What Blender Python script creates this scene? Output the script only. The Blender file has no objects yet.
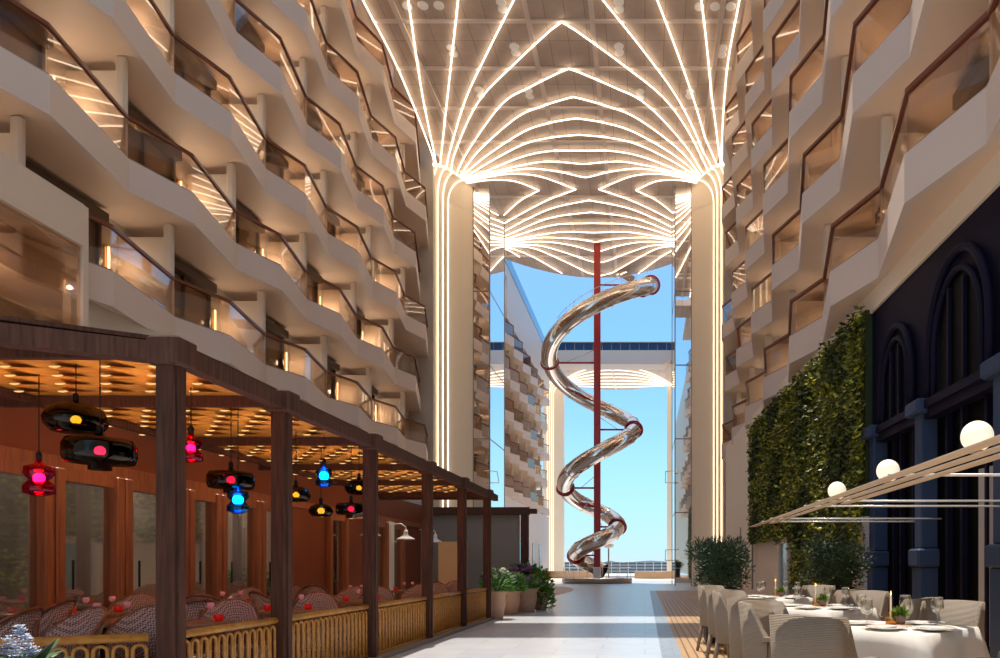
import bpy, math, random
from mathutils import Vector, Matrix
random.seed(7)
R = math.radians
PI = math.pi
C = bpy.context.scene.collection
EYE = 1.15
F = 700.0
VX, VY = 645.0, 565.0
XM = -3.36                       # centre line of the street


def at(px, py, H):               # point of the plane at height H above the eye that the photo shows at px, py
    Y = F * H / (VY - py)
    return ((px - VX) * Y / F, Y)


# ------------------------------------------------------------------ mesh builder
class MB:
    def __init__(s):
        s.v = []; s.f = []; s.m = []; s.s = []

    def add(s, vs, fs, m=0, smooth=False):
        o = len(s.v)
        s.v += [tuple(p) for p in vs]
        for f in fs:
            s.f.append([i + o for i in f]); s.m.append(m); s.s.append(smooth)
        return s

    def quad(s, a, b, c, d, m=0):
        return s.add([a, b, c, d], [(0, 1, 2, 3)], m)

    def box(s, x0, x1, y0, y1, z0, z1, m=0):
        vs = [(x0, y0, z0), (x1, y0, z0), (x1, y1, z0), (x0, y1, z0), (x0, y0, z1), (x1, y0, z1), (x1, y1, z1), (x0, y1, z1)]
        return s.add(vs, [(3, 2, 1, 0), (4, 5, 6, 7), (0, 1, 5, 4), (1, 2, 6, 5), (2, 3, 7, 6), (3, 0, 4, 7)], m)

    def bbox(s, x0, x1, y0, y1, z0, z1, b=0.01, m=0):      # box with chamfered vertical edges and top
        p = [(x0 + b, y0), (x1 - b, y0), (x1, y0 + b), (x1, y1 - b), (x1 - b, y1), (x0 + b, y1), (x0, y1 - b), (x0, y0 + b)]
        cx, cy = (x0 + x1) / 2, (y0 + y1) / 2
        q = [(cx + (x - cx) * (1 - 2 * b / max(x1 - x0, .001)), cy + (y - cy) * (1 - 2 * b / max(y1 - y0, .001))) for x, y in p]
        vs = [(x, y, z0) for x, y in q] + [(x, y, z0 + b) for x, y in p] + [(x, y, z1 - b) for x, y in p] + [(x, y, z1) for x, y in q]
        fs = [tuple(range(7, -1, -1)), tuple(range(24, 32))]
        for r in range(3):
            for i in range(8):
                j = (i + 1) % 8
                fs.append((r * 8 + i, r * 8 + j, r * 8 + 8 + j, r * 8 + 8 + i))
        return s.add(vs, fs, m)

    def bar(s, p, q, w, h, m=0, up=(0, 0, 1)):
        p = Vector(p); q = Vector(q); d = (q - p).normalized(); u = Vector(up)
        if abs(d.dot(u)) > .99: u = Vector((0, 1, 0))
        a = d.cross(u).normalized() * (w / 2); b = a.cross(d).normalized() * (h / 2)
        vs = [p - a - b, p + a - b, p + a + b, p - a + b, q - a - b, q + a - b, q + a + b, q - a + b]
        return s.add(vs, [(3, 2, 1, 0), (4, 5, 6, 7), (0, 1, 5, 4), (1, 2, 6, 5), (2, 3, 7, 6), (3, 0, 4, 7)], m)

    def tube(s, pts, r, n=8, closed=False, m=0, cap=True):
        pts = [Vector(p) for p in pts]; k = len(pts)
        rs = r if isinstance(r, (list, tuple)) else [r] * k
        vs = []; prev = None
        for i, p in enumerate(pts):
            if closed: t = pts[(i + 1) % k] - pts[i - 1]
            else: t = pts[min(i + 1, k - 1)] - pts[max(i - 1, 0)]
            t = t.normalized() if t.length > 1e-9 else Vector((0, 0, 1))
            if prev is None:
                u = Vector((0, 0, 1)) if abs(t.z) < .9 else Vector((1, 0, 0))
                a = t.cross(u).normalized()
            else:
                a = prev - t * prev.dot(t); a = a.normalized() if a.length > 1e-6 else t.orthogonal().normalized()
            prev = a; b = t.cross(a)
            for j in range(n):
                an = 2 * PI * j / n
                vs.append(p + (a * math.cos(an) + b * math.sin(an)) * rs[i])
        fs = []
        for i in range(k if closed else k - 1):
            i2 = (i + 1) % k
            for j in range(n):
                j2 = (j + 1) % n
                fs.append((i * n + j, i * n + j2, i2 * n + j2, i2 * n + j))
        s.add(vs, fs, m, True)
        if cap and not closed:
            o = len(s.v) - k * n
            s.f.append([o + j for j in range(n - 1, -1, -1)]); s.m.append(m); s.s.append(False)
            s.f.append([o + (k - 1) * n + j for j in range(n)]); s.m.append(m); s.s.append(False)
        return s

    def lathe(s, prof, n=20, c=(0, 0, 0), m=0, sx=1, sy=1):
        vs = []; fs = []
        for r, z in prof:
            for j in range(n):
                an = 2 * PI * j / n
                vs.append((c[0] + r * sx * math.cos(an), c[1] + r * sy * math.sin(an), c[2] + z))
        for i in range(len(prof) - 1):
            for j in range(n):
                j2 = (j + 1) % n
                fs.append((i * n + j, i * n + j2, (i + 1) * n + j2, (i + 1) * n + j))
        s.add(vs, fs, m, True)
        o = len(s.v) - len(vs)
        if prof[0][0] > 1e-4: s.f.append([o + j for j in range(n - 1, -1, -1)]); s.m.append(m); s.s.append(False)
        if prof[-1][0] > 1e-4: s.f.append([o + (len(prof) - 1) * n + j for j in range(n)]); s.m.append(m); s.s.append(False)
        return s

    def ball(s, c, r, n=20, k=12, m=0, sz=1):
        return s.lathe([(max(r * math.sin(PI * i / k), 1e-5), -r * sz * math.cos(PI * i / k)) for i in range(k + 1)], n, c, m)

    def prism(s, poly, z0, z1, m=0, mb=None):
        a = sum(poly[i][0] * poly[(i + 1) % len(poly)][1] - poly[(i + 1) % len(poly)][0] * poly[i][1] for i in range(len(poly)))
        if a < 0: poly = poly[::-1]
        k = len(poly)
        vs = [(x, y, z0) for x, y in poly] + [(x, y, z1) for x, y in poly]
        o = len(s.v)
        s.add(vs, [tuple(range(k, 2 * k))] + [(i, (i + 1) % k, k + (i + 1) % k, k + i) for i in range(k)], m)
        s.f.append([o + i for i in range(k - 1, -1, -1)]); s.m.append(m if mb is None else mb); s.s.append(False)
        return s

    def ribbon(s, pts, z0, z1, th, m=0):       # upright wall of thickness th along plan points, th is a plan offset (dx, dy) or list
        offs = th if isinstance(th, list) else [th] * len(pts)
        vs = []
        for (x, y), (dx, dy) in zip(pts, offs):
            vs += [(x, y, z0), (x, y, z1), (x + dx, y + dy, z1), (x + dx, y + dy, z0)]
        fs = []
        for i in range(len(pts) - 1):
            a = i * 4; b = a + 4
            for j in range(4):
                fs.append((a + j, b + j, b + (j + 1) % 4, a + (j + 1) % 4))
        fs += [(3, 2, 1, 0), tuple(len(vs) - 4 + j for j in range(4))]
        return s.add(vs, fs, m)

    def leaf(s, p, d, n, L, W, m=0):
        p = Vector(p); d = Vector(d).normalized(); w = d.cross(Vector(n))
        w = w.normalized() * W / 2 if w.length > 1e-6 else d.orthogonal() * W / 2
        nn = d.cross(w).normalized() * L * .12
        return s.add([p, p + d * L * .45 + w + nn, p + d * L, p + d * L * .45 - w + nn], [(0, 1, 2, 3)], m)

    def build(s, name, mats, parent=None, world=False, loc=None):
        me = bpy.data.meshes.new(name)
        off = Vector((0, 0, 0))
        if parent is not None and world: off = wloc(parent)
        if parent is None and loc is not None: off = Vector(loc)
        me.from_pydata([Vector(p) - off for p in s.v], [], s.f)
        if not isinstance(mats, (list, tuple)): mats = [mats]
        for m in mats: me.materials.append(m)
        me.polygons.foreach_set('material_index', [min(i, len(mats) - 1) for i in s.m])
        me.polygons.foreach_set('use_smooth', s.s)
        me.update()
        o = bpy.data.objects.new(name, me); C.objects.link(o)
        if parent is not None: o.parent = parent
        elif loc is not None: o.location = loc
        return o


def wloc(o):
    v = Vector(o.location)
    while o.parent is not None:
        o = o.parent; v = v + Vector(o.location)
    return v


def tag(o, label=None, cat=None, group=None, kind=None):
    if label: o['label'] = label
    if cat: o['category'] = cat
    if group: o['group'] = group
    if kind: o['kind'] = kind
    return o


def thing(name, label, cat, loc=(0, 0, 0), rz=0.0, group=None, kind=None):
    o = bpy.data.objects.new(name, None); C.objects.link(o)
    o.empty_display_size = .2
    o.location = loc; o.rotation_euler = (0, 0, rz)
    return tag(o, label, cat, group, kind)


def copy_tree(o, parent=None):
    c = o.copy(); C.objects.link(c)
    c.parent = parent
    for ch in list(o.children): copy_tree(ch, c)
    return c


def dup(o, loc, rz=0.0, label=None, group=None, scale=None):
    c = copy_tree(o)
    c.location = loc; c.rotation_euler = (0, 0, rz)
    if label: c['label'] = label
    if group: c['group'] = group
    if scale: c.scale = scale
    return c


class Maker:                      # first call places the model itself, later calls place copies of it
    def __init__(s, o): s.o = o; s.used = False
    def put(s, loc, rz=0.0, label=None, group=None):
        if not s.used:
            s.used = True; o = s.o
            o.location = loc; o.rotation_euler = (0, 0, rz)
            if label: o['label'] = label
            if group: o['group'] = group
            return o
        return dup(s.o, loc, rz, label, group)


def smooth_curve(pts, n=6):       # Catmull-Rom
    P = [Vector(p) for p in pts]
    if len(P) < 3: return P
    out = []
    for i in range(len(P) - 1):
        p0 = P[i - 1] if i else P[0] * 2 - P[1]
        p1, p2 = P[i], P[i + 1]
        p3 = P[i + 2] if i + 2 < len(P) else P[-1] * 2 - P[-2]
        for k in range(n):
            t = k / n
            out.append(.5 * ((2 * p1) + (p2 - p0) * t + (2 * p0 - 5 * p1 + 4 * p2 - p3) * t * t + (3 * p1 - p0 - 3 * p2 + p3) * t ** 3))
    out.append(P[-1])
    return out


ORD = ['first', 'second', 'third', 'fourth', 'fifth', 'sixth', 'seventh', 'eighth', 'ninth', 'tenth', 'eleventh', 'twelfth']


# ------------------------------------------------------------------ materials
def L(c):                         # sRGB 0-255 to linear
    return tuple(((x / 255) / 12.92 if x / 255 <= .04045 else ((x / 255 + .055) / 1.055) ** 2.4) for x in c) + (1,)


def mat(name, col, rough=.5, metal=0, var=.06, scale=6, spec=.5, bump=0, bscale=40, emit=None, es=0, stretch=(1, 1, 1), alpha=None):
    m = bpy.data.materials.new(name); m.use_nodes = True
    nt = m.node_tree; N = nt.nodes; K = nt.links
    b = N['Principled BSDF']
    b.inputs['Roughness'].default_value = rough; b.inputs['Metallic'].default_value = metal
    b.inputs['Specular IOR Level'].default_value = spec
    c = L(col)
    tc = N.new('ShaderNodeTexCoord'); mp = N.new('ShaderNodeMapping'); mp.inputs['Scale'].default_value = stretch
    K.new(tc.outputs['Object'], mp.inputs['Vector'])
    if var:
        nz = N.new('ShaderNodeTexNoise'); nz.inputs['Scale'].default_value = scale; nz.inputs['Detail'].default_value = 3
        K.new(mp.outputs[0], nz.inputs['Vector'])
        mx = N.new('ShaderNodeMix'); mx.data_type = 'RGBA'
        mx.inputs[6].default_value = tuple(x * (1 - var) for x in c[:3]) + (1,)
        mx.inputs[7].default_value = tuple(min(1, x * (1 + var)) for x in c[:3]) + (1,)
        K.new(nz.outputs[0], mx.inputs[0]); K.new(mx.outputs[2], b.inputs['Base Color'])
    else:
        b.inputs['Base Color'].default_value = c
    if bump:
        n2 = N.new('ShaderNodeTexNoise'); n2.inputs['Scale'].default_value = bscale
        K.new(mp.outputs[0], n2.inputs['Vector'])
        bp = N.new('ShaderNodeBump'); bp.inputs['Strength'].default_value = bump; bp.inputs['Distance'].default_value = .02
        K.new(n2.outputs[0], bp.inputs['Height']); K.new(bp.outputs[0], b.inputs['Normal'])
    if emit:
        b.inputs['Emission Color'].default_value = L(emit); b.inputs['Emission Strength'].default_value = es
    return m


def emis(name, col, s):
    m = bpy.data.materials.new(name); m.use_nodes = True
    nt = m.node_tree; nt.nodes.clear()
    e = nt.nodes.new('ShaderNodeEmission'); o = nt.nodes.new('ShaderNodeOutputMaterial')
    e.inputs[0].default_value = L(col); e.inputs[1].default_value = s
    nt.links.new(e.outputs[0], o.inputs[0])
    return m


def glass(name, tint, refl, rough=.03, refl_col=(255, 255, 255), edge=.35):
    m = bpy.data.materials.new(name); m.use_nodes = True
    nt = m.node_tree; N = nt.nodes; K = nt.links; N.clear()
    t = N.new('ShaderNodeBsdfTransparent'); t.inputs[0].default_value = L(tint)
    g = N.new('ShaderNodeBsdfGlossy'); g.inputs[0].default_value = L(refl_col); g.inputs['Roughness'].default_value = rough
    lw = N.new('ShaderNodeLayerWeight'); lw.inputs[0].default_value = .3
    mr = N.new('ShaderNodeMapRange'); mr.inputs[3].default_value = refl; mr.inputs[4].default_value = min(1, refl + edge)
    K.new(lw.outputs['Facing'], mr.inputs[0])
    mx = N.new('ShaderNodeMixShader'); o = N.new('ShaderNodeOutputMaterial')
    K.new(mr.outputs[0], mx.inputs[0]); K.new(t.outputs[0], mx.inputs[1]); K.new(g.outputs[0], mx.inputs[2]); K.new(mx.outputs[0], o.inputs[0])
    return m


def wood(name, a, b, rough=.5, scale=(1, 1, 12), s=5):
    m = bpy.data.materials.new(name); m.use_nodes = True
    nt = m.node_tree; N = nt.nodes; K = nt.links; p = N['Principled BSDF']
    tc = N.new('ShaderNodeTexCoord'); mp = N.new('ShaderNodeMapping'); mp.inputs['Scale'].default_value = scale
    nz = N.new('ShaderNodeTexNoise'); nz.inputs['Scale'].default_value = s; nz.inputs['Detail'].default_value = 5
    rp = N.new('ShaderNodeValToRGB'); rp.color_ramp.elements[0].position = .3; rp.color_ramp.elements[1].position = .7
    rp.color_ramp.elements[0].color = L(a); rp.color_ramp.elements[1].color = L(b)
    K.new(tc.outputs['Object'], mp.inputs[0]); K.new(mp.outputs[0], nz.inputs[0]); K.new(nz.outputs[0], rp.inputs[0]); K.new(rp.outputs[0], p.inputs['Base Color'])
    p.inputs['Roughness'].default_value = rough
    return m


def brickmat(name, c1, c2, mortar, sx, sy, off=.5, rough=.4, mort=.01, plane='xy', squash=1.0, rot=0.0):
    m = bpy.data.materials.new(name); m.use_nodes = True
    nt = m.node_tree; N = nt.nodes; K = nt.links; p = N['Principled BSDF']
    tc = N.new('ShaderNodeTexCoord'); mp = N.new('ShaderNodeMapping')
    mp.inputs['Rotation'].default_value = (0, 0, rot)
    br = N.new('ShaderNodeTexBrick'); br.offset = off
    br.inputs['Color1'].default_value = L(c1); br.inputs['Color2'].default_value = L(c2); br.inputs['Mortar'].default_value = L(mortar)
    br.inputs['Scale'].default_value = 1; br.inputs['Mortar Size'].default_value = mort; br.inputs['Brick Width'].default_value = sx; br.inputs['Row Height'].default_value = sy
    K.new(tc.outputs['Object'], mp.inputs[0]); K.new(mp.outputs[0], br.inputs[0])
    nz = N.new('ShaderNodeTexNoise'); nz.inputs['Scale'].default_value = 3; nz.inputs['Detail'].default_value = 4
    K.new(tc.outputs['Object'], nz.inputs['Vector'])
    mx = N.new('ShaderNodeMix'); mx.data_type = 'RGBA'; mx.blend_type = 'MULTIPLY'; mx.inputs[0].default_value = .25
    K.new(br.outputs[0], mx.inputs[6]); K.new(nz.outputs[0], mx.inputs[7]); K.new(mx.outputs[2], p.inputs['Base Color'])
    p.inputs['Roughness'].default_value = rough
    return m


def weave(name, a, b, sc, rough=.6):
    m = bpy.data.materials.new(name); m.use_nodes = True
    nt = m.node_tree; N = nt.nodes; K = nt.links; p = N['Principled BSDF']
    tc = N.new('ShaderNodeTexCoord'); mp = N.new('ShaderNodeMapping'); mp.inputs['Rotation'].default_value = (R(20), R(45), R(15))
    ck = N.new('ShaderNodeTexChecker'); ck.inputs['Scale'].default_value = sc
    ck.inputs['Color1'].default_value = L(a); ck.inputs['Color2'].default_value = L(b)
    K.new(tc.outputs['Object'], mp.inputs[0]); K.new(mp.outputs[0], ck.inputs[0]); K.new(ck.outputs[0], p.inputs['Base Color'])
    p.inputs['Roughness'].default_value = rough
    return m


def ribbed(name, a, sc, rough=.6):          # woven resin strands: fine horizontal ribs
    m = bpy.data.materials.new(name); m.use_nodes = True
    nt = m.node_tree; N = nt.nodes; K = nt.links; p = N['Principled BSDF']
    tc = N.new('ShaderNodeTexCoord')
    w = N.new('ShaderNodeTexWave'); w.bands_direction = 'Z'; w.inputs['Scale'].default_value = sc; w.inputs['Distortion'].default_value = 1.2
    w.inputs['Detail Scale'].default_value = .4
    rp = N.new('ShaderNodeValToRGB'); rp.color_ramp.elements[0].color = tuple(x * .75 for x in L(a)[:3]) + (1,); rp.color_ramp.elements[1].color = L(a)
    K.new(tc.outputs['Object'], w.inputs[0]); K.new(w.outputs[1], rp.inputs[0]); K.new(rp.outputs[0], p.inputs['Base Color'])
    bp = N.new('ShaderNodeBump'); bp.inputs['Strength'].default_value = .5; bp.inputs['Distance'].default_value = .01
    K.new(w.outputs[1], bp.inputs['Height']); K.new(bp.outputs[0], p.inputs['Normal'])
    p.inputs['Roughness'].default_value = rough
    return m


M = dict(
    fascia=mat('white_painted_steel', (224, 206, 194), .5, var=.02, scale=.6),
    soffit=mat('tan_ceiling_paint', (230, 204, 180), .5, var=.04, scale=.7),
    innerwall=mat('warm_plaster', (206, 196, 182), .6, var=.04, scale=.8),
    partition=mat('cream_partition', (226, 208, 188), .5, var=.03),
    handrail=mat('brown_handrail', (120, 66, 46), .35, var=.1),
    railglass=glass('balustrade_glass', (238, 226, 214), .05, .02, edge=.24),
    curbmetal=mat('grey_shoe_channel', (150, 132, 118), .4, var=.03),
    doorframe=mat('dark_bronze_frame', (84, 66, 52), .4, var=.05),
    doorglass=mat('dim_brown_glass', (136, 112, 90), .12, var=.1, scale=1.5),
    lampbar=emis('warm_lamp', (255, 214, 160), 4.5),
    strip=emis('warm_white_strip', (255, 232, 204), 3.4),
    podium=mat('cream_podium', (246, 230, 208), .5, var=.02, scale=.6),
    colstrip=emis('column_strip', (255, 232, 200), 2.4),
    canopy=brickmat('canopy_planks', (226, 202, 184), (214, 190, 170), (180, 154, 134), .75, 2.5, .0, .5, .014),
    canopybeam=mat('canopy_beam', (246, 228, 214), .5, var=.03),
    spot=mat('spot_white', (236, 226, 216), .4, var=.0, emit=(255, 236, 214), es=.12),
    column=mat('cream_column', (246, 228, 202), .5, var=.03, scale=1.2, stretch=(3, 3, .05)),
    towerglass=glass('tower_glass', (120, 112, 104), .88, .02, edge=.1),
    towerframe=mat('tower_frame', (150, 140, 128), .35, .3, var=.05),
    chrome=mat('polished_steel', (224, 216, 208), .1, 1.0, var=.03),
    red=mat('red_paint', (176, 40, 34), .35, var=.08, scale=3),
    darkglass=mat('navy_glass', (20, 44, 82), .1, var=.15),
    blueglass=mat('blue_parapet_glass', (92, 150, 186), .1, var=.05),
    floor=brickmat('pale_stone_paving', (202, 206, 215), (212, 214, 219), (186, 190, 199), 1.2, .6, .5, .28, .012),
    bluestrip=brickmat('blue_grey_strip', (150, 164, 178), (162, 174, 188), (140, 154, 168), .25, .25, .5, .4, .01),
    deck=brickmat('teak_boards', (206, 166, 120), (190, 150, 104), (120, 88, 58), 6.0, .11, .37, .5, .012, rot=R(90)),
    beigefloor=mat('sand_deck', (196, 168, 140), .5, var=.06, scale=2),
    reardeck=mat('pale_rear_deck', (226, 220, 212), .5, var=.04, scale=1),
    sea=mat('sea', (108, 142, 164), .35, var=.1, scale=.01),
    land=mat('distant_shore', (104, 112, 112), .9, var=.2, scale=.01),
    walnut=wood('dark_walnut', (60, 31, 20), (92, 54, 38), .85, (9, 9, .6), 5),
    walnutbeam=wood('walnut_fascia', (66, 38, 27), (100, 64, 49), .9, (9, 9, .6), 5),
    oakframe=wood('orange_oak', (128, 72, 44), (164, 98, 62), .45, (9, 9, .5), 4),
    terracotta=mat('terracotta_wall', (128, 66, 38), .6, var=.08, scale=2),
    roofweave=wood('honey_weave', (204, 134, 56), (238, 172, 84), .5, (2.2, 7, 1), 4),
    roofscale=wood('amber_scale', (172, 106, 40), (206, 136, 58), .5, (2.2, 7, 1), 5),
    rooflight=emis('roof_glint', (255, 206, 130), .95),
    cane=wood('golden_cane', (164, 106, 38), (200, 142, 58), .4, (3, 3, 3), 6),
    rattan=weave('rattan_weave', (190, 156, 146), (112, 70, 62), 70, .6),
    rattanframe=wood('rattan_frame', (96, 50, 32), (150, 88, 54), .4, (3, 3, 3), 7),
    bistroTop=wood('bistro_top', (120, 78, 54), (160, 110, 78), .3, (1, 6, 1), 4),
    iron=mat('black_iron', (26, 24, 24), .4, .5, var=.05),
    redglass=mat('red_candle_glass', (170, 12, 18), .15, var=.08, emit=(255, 30, 20), es=.12),
    pinkglass=mat('pink_goblet_glass', (214, 140, 146), .15, var=.05, emit=(255, 150, 150), es=.06),
    clearglass=glass('clear_glass', (246, 244, 240), .06, .02, edge=.35),
    smoke=glass('smoked_glass', (46, 38, 33), .05, .05, (200, 185, 170), edge=.3),
    pinkshade=glass('magenta_glass', (206, 30, 70), .12, .05, (255, 120, 160), edge=.3),
    blueshade=glass('blue_glass', (30, 120, 190), .12, .05, (120, 200, 255), edge=.3),
    bulbY=emis('yellow_bulb', (255, 206, 50), 40), bulbP=emis('pink_bulb', (255, 60, 130), 36),
    bulbR=emis('magenta_bulb', (255, 24, 90), 36), bulbB=emis('cyan_bulb', (20, 190, 255), 30),
    restglass=glass('restaurant_glass', (226, 224, 220), .34, .03, (235, 230, 225), edge=.3),
    restinner=mat('dim_interior', (178, 168, 158), .8, var=.08),
    greywall=mat('taupe_grey_wall', (140, 126, 112), .6, var=.04, scale=.8),
    tanpanel=mat('tan_panel', (206, 160, 112), .5, var=.04),
    whitemetal=mat('white_enamel', (238, 232, 224), .35, var=.02),
    potclay=mat('weathered_clay', (206, 164, 136), .7, var=.14, scale=9, bump=.3),
    soil=mat('soil', (50, 36, 26), .9, var=.2, scale=20),
    leafG=mat('leaf_green', (96, 152, 56), .5, var=.35, scale=9),
    leafD=mat('leaf_dark', (66, 104, 52), .5, var=.35, scale=9),
    leafY=mat('leaf_yellow', (128, 140, 30), .5, var=.3, scale=9),
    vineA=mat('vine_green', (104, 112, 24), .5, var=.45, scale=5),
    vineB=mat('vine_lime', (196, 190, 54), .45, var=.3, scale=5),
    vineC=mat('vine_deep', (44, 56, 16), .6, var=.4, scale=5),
    oliveA=mat('olive_leaf', (40, 60, 36), .5, var=.35, scale=9),
    oliveB=mat('olive_leaf_pale', (68, 90, 52), .5, var=.25, scale=9),
    petalW=mat('white_petal', (240, 236, 228), .5, var=.05), petalP=mat('violet_petal', (196, 128, 196), .5, var=.15),
    petalB=mat('blue_petal', (214, 224, 244), .5, var=.12), petalO=mat('orange_petal', (222, 110, 50), .5, var=.15),
    bark=wood('bark', (74, 52, 36), (104, 78, 56), .8, (3, 3, 1), 6),
    planter=mat('black_planter', (26, 25, 26), .5, var=.06),
    resin=ribbed('taupe_resin_weave', (160, 142, 122), 34),
    resinframe=mat('taupe_resin', (146, 128, 110), .5, var=.04),
    cloth=mat('white_tablecloth', (226, 218, 208), .8, var=.02, bump=.08, bscale=12),
    cloth2=mat('ivory_overlay', (232, 222, 208), .8, var=.02, bump=.08, bscale=12),
    porcelain=mat('porcelain', (244, 242, 238), .15, var=.0),
    placemat=mat('copper_placemat', (222, 150, 96), .6, var=.08, scale=12),
    candlewax=mat('wax', (244, 232, 206), .5, var=.02), flame=emis('flame', (255, 170, 70), 14),
    moss=mat('moss_green', (110, 140, 40), .7, var=.3, scale=30),
    navy=mat('navy_paint', (20, 18, 42), .6, spec=.15, var=.1, scale=2),
    navylight=mat('slate_blue_paint', (56, 72, 102), .6, spec=.2, var=.06),
    navyglass=mat('black_blue_glass', (5, 6, 11), .5, spec=.06, var=.1),
    paleblind=mat('pale_blind', (176, 174, 176), .6, var=.05),
    awning=mat('tan_slat', (214, 196, 174), .5, var=.04),
    rod=mat('white_rod', (236, 232, 226), .3, .2, var=0),
    globe=mat('opal_globe', (250, 240, 226), .2, var=0, emit=(255, 236, 206), es=.55),
    brass=mat('brass', (190, 150, 90), .3, .9, var=.05),
    teal=mat('teal_glass', (96, 150, 160), .15, var=.08),
)
LAMPW, RAFW, SUNW, SKYW, EXPO = 20.0, 6.0, 4.0, 1.0, 0.3
XM = -3.40
XL, XR = -10.33, 3.60
def mir(x): return 2 * XM - x
LV = [6.6 + 2.8 * i for i in range(7)]           # rail heights above the eye
SIDE = {-1: 'left', 1: 'right'}

# ------------------------------------------------------------------ facades with zigzag balconies
def outline(conv, ynear, yend, per=3.88, back=1.38):
    pts = [(0.0, conv)]
    y = conv
    while y > ynear:
        pts.insert(0, (.47, y - back)); y -= per
        pts.insert(0, (0.0, y))
    if yend > conv: pts.append((.27 * (yend - conv), yend))
    return pts

lamp_spots = []
def facade(sg, xc, k, ynear, convs, yend, where, far=False, rail_from=None):
    H = LV[k - 1]; z = H + EYE
    conv = convs[(k + 1) % 2]
    pl = outline(conv, ynear, yend)
    P = [(xc + sg * u, y) for u, y in pl]
    floor = ORD[k - 1] + ' balcony level up'
    # slab
    mb = MB()
    mb.prism([(x + sg * .06, y) for x, y in P] + [(xc + sg * 1.8, P[-1][1]), (xc + sg * 1.8, P[0][1])], z - 1.57, z - 1.2, 0, 1)
    mb.ribbon(P, z - 1.58, z - .9, (sg * .12, 0), 0)
    mb.ribbon([(x + sg * .03, y) for x, y in P], z - .9, z - .86, (sg * .06, 0), 2)
    sl = mb.build('balcony_slab', [M['fascia'], M['soffit'], M['curbmetal']])
    tag(sl, 'pale zigzag balcony slab of the %s, %s' % (where, floor), 'balcony', 'zigzag balcony slabs', 'structure')
    # railing
    if rail_from is not None: P = [p for p in P if p[1] > rail_from]
    mid = P[len(P) // 2]
    rt = thing('balcony_railing', 'glass balustrade with brown handrail on the %s, %s' % (where, floor), 'railing', (mid[0], mid[1], z - .86), group='glass balcony balustrades')
    hb = MB()
    hb.ribbon([(x + sg * .01, y) for x, y in P], z - .05, z + .015, (sg * .08, 0))
    hb.build('handrail', M['handrail'], rt, True)
    for (x0, y0), (x1, y1) in zip(P[:-1], P[1:]):
        if math.hypot(x1 - x0, y1 - y0) < .05: continue
        g = MB()
        n = Vector((y1 - y0, x0 - x1)).normalized() * .007
        e = .012 / math.hypot(x1 - x0, y1 - y0)
        a = (x0 + (x1 - x0) * e + sg * .05, y0 + (y1 - y0) * e); b = (x1 - (x1 - x0) * e + sg * .05, y1 - (y1 - y0) * e)
        g.prism([(a[0] + n.x, a[1] + n.y), (b[0] + n.x, b[1] + n.y), (b[0] - n.x, b[1] - n.y), (a[0] - n.x, a[1] - n.y)], z - .9, z - .04)
        g.build('glass_panel', M['railglass'], rt, True)
    # partitions, doors and lamps of each balcony
    conc = [y for u, y in pl if u > .4 and y < conv]
    for i, y in enumerate(conc[::-1]):
        bay = ORD[min(i, 11)] + ' bay from the %s' % ('light column' if not far else 'far light column')
        lab = 'on the %s, %s, %s' % (where, floor.replace(' balcony level up', ' level'), bay)
        z0, z1 = z - 1.19, z + 2.8 - 1.58
        t = thing('balcony_partition', ('cream divider %s' if far else 'cream dividing wall %s') % lab, 'partition', (xc + sg * .7, y, z0), group='balcony dividing walls')
        b = MB(); b.bbox(xc + sg * .62 - .1, xc + sg * .62 + .1, y - .07, y + .07, z0, z1, .03); b.build('post', M['partition'], t, True)
        b = MB(); b.box(min(xc + sg * .72, xc + sg * 1.78), max(xc + sg * .72, xc + sg * 1.78), y - .04, y + .04, z0, z1 - .3); b.build('panel', M['partition'], t, True)
        if far: continue
        t = thing('balcony_door', 'dark framed sliding door %s' % lab, 'door', (xc + sg * 1.7, y - 1.8, z0), group='sliding balcony doors')
        X0, X1 = sorted((xc + sg * 1.60, xc + sg * 1.76))
        b = MB()
        b.box(X0 - (.14 if sg > 0 else 0), X1 + (.14 if sg < 0 else 0), y - 2.95, y - .7, z1 - .34, z1 - .1)
        for yy in (y - 2.9, y - 1.85, y - .8): b.box(X0 + .02, X1, yy, yy + .07, z0, z1 - .34)
        b.build('frame', M['doorframe'], t, True)
        for ya, yb in ((y - 2.83, y - 1.85), (y - 1.78, y - .8)):
            b = MB(); xx = xc + sg * 1.7; b.box(xx - .015, xx + .015, ya, yb, z0 + .02, z1 - .36); b.build('pane', M['doorglass'], t, True)
        t = thing('wall_lamp', 'slim warm wall lamp %s' % lab, 'lamp', (xc + sg * 1.72, y - .45, z0 + 1.2), group='balcony wall lamps')
        b = MB(); b.box(min(xc + sg * 1.7, xc + sg * 1.76), max(xc + sg * 1.7, xc + sg * 1.76), y - .50, y - .40, z0 + .75, z0 + 1.75); b.build('bracket', M['brass'], t, True)
        b = MB(); b.tube([(xc + sg * 1.66, y - .45, z0 + .8), (xc + sg * 1.66, y - .45, z0 + 1.7)], .022, 8); b.build('bulb', M['lampbar'], t, True)
        lamp_spots.append((xc + sg * 1.45, y - .45, z0 + 1.35, (.35, .7, .9, 1, 1, 1)[k - 1] * (.8 if sg > 0 else 1)))

NEAR = (33.0, 31.55)
for k, yn in zip(range(1, 7), (13.0, 8.0, 10.0, 13.5, 16.5, 20.0)):
    facade(-1, XL, k, yn, NEAR, 36.0, 'left facade')
for k, yn in zip(range(1, 7), (5.5, 6.5, 10.0, 13.5, 17.0, 20.5)):
    facade(1, XR, k, yn, NEAR, 36.0, 'right facade')
FARC = (71.5, 70.0)
for k in range(1, 6):
    facade(-1, -9.75, k, 44.5, FARC, 71.6, 'far left facade', True)
    facade(1, mir(-9.75), k, 44.5, FARC, 71.6, 'far right facade', True)
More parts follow.
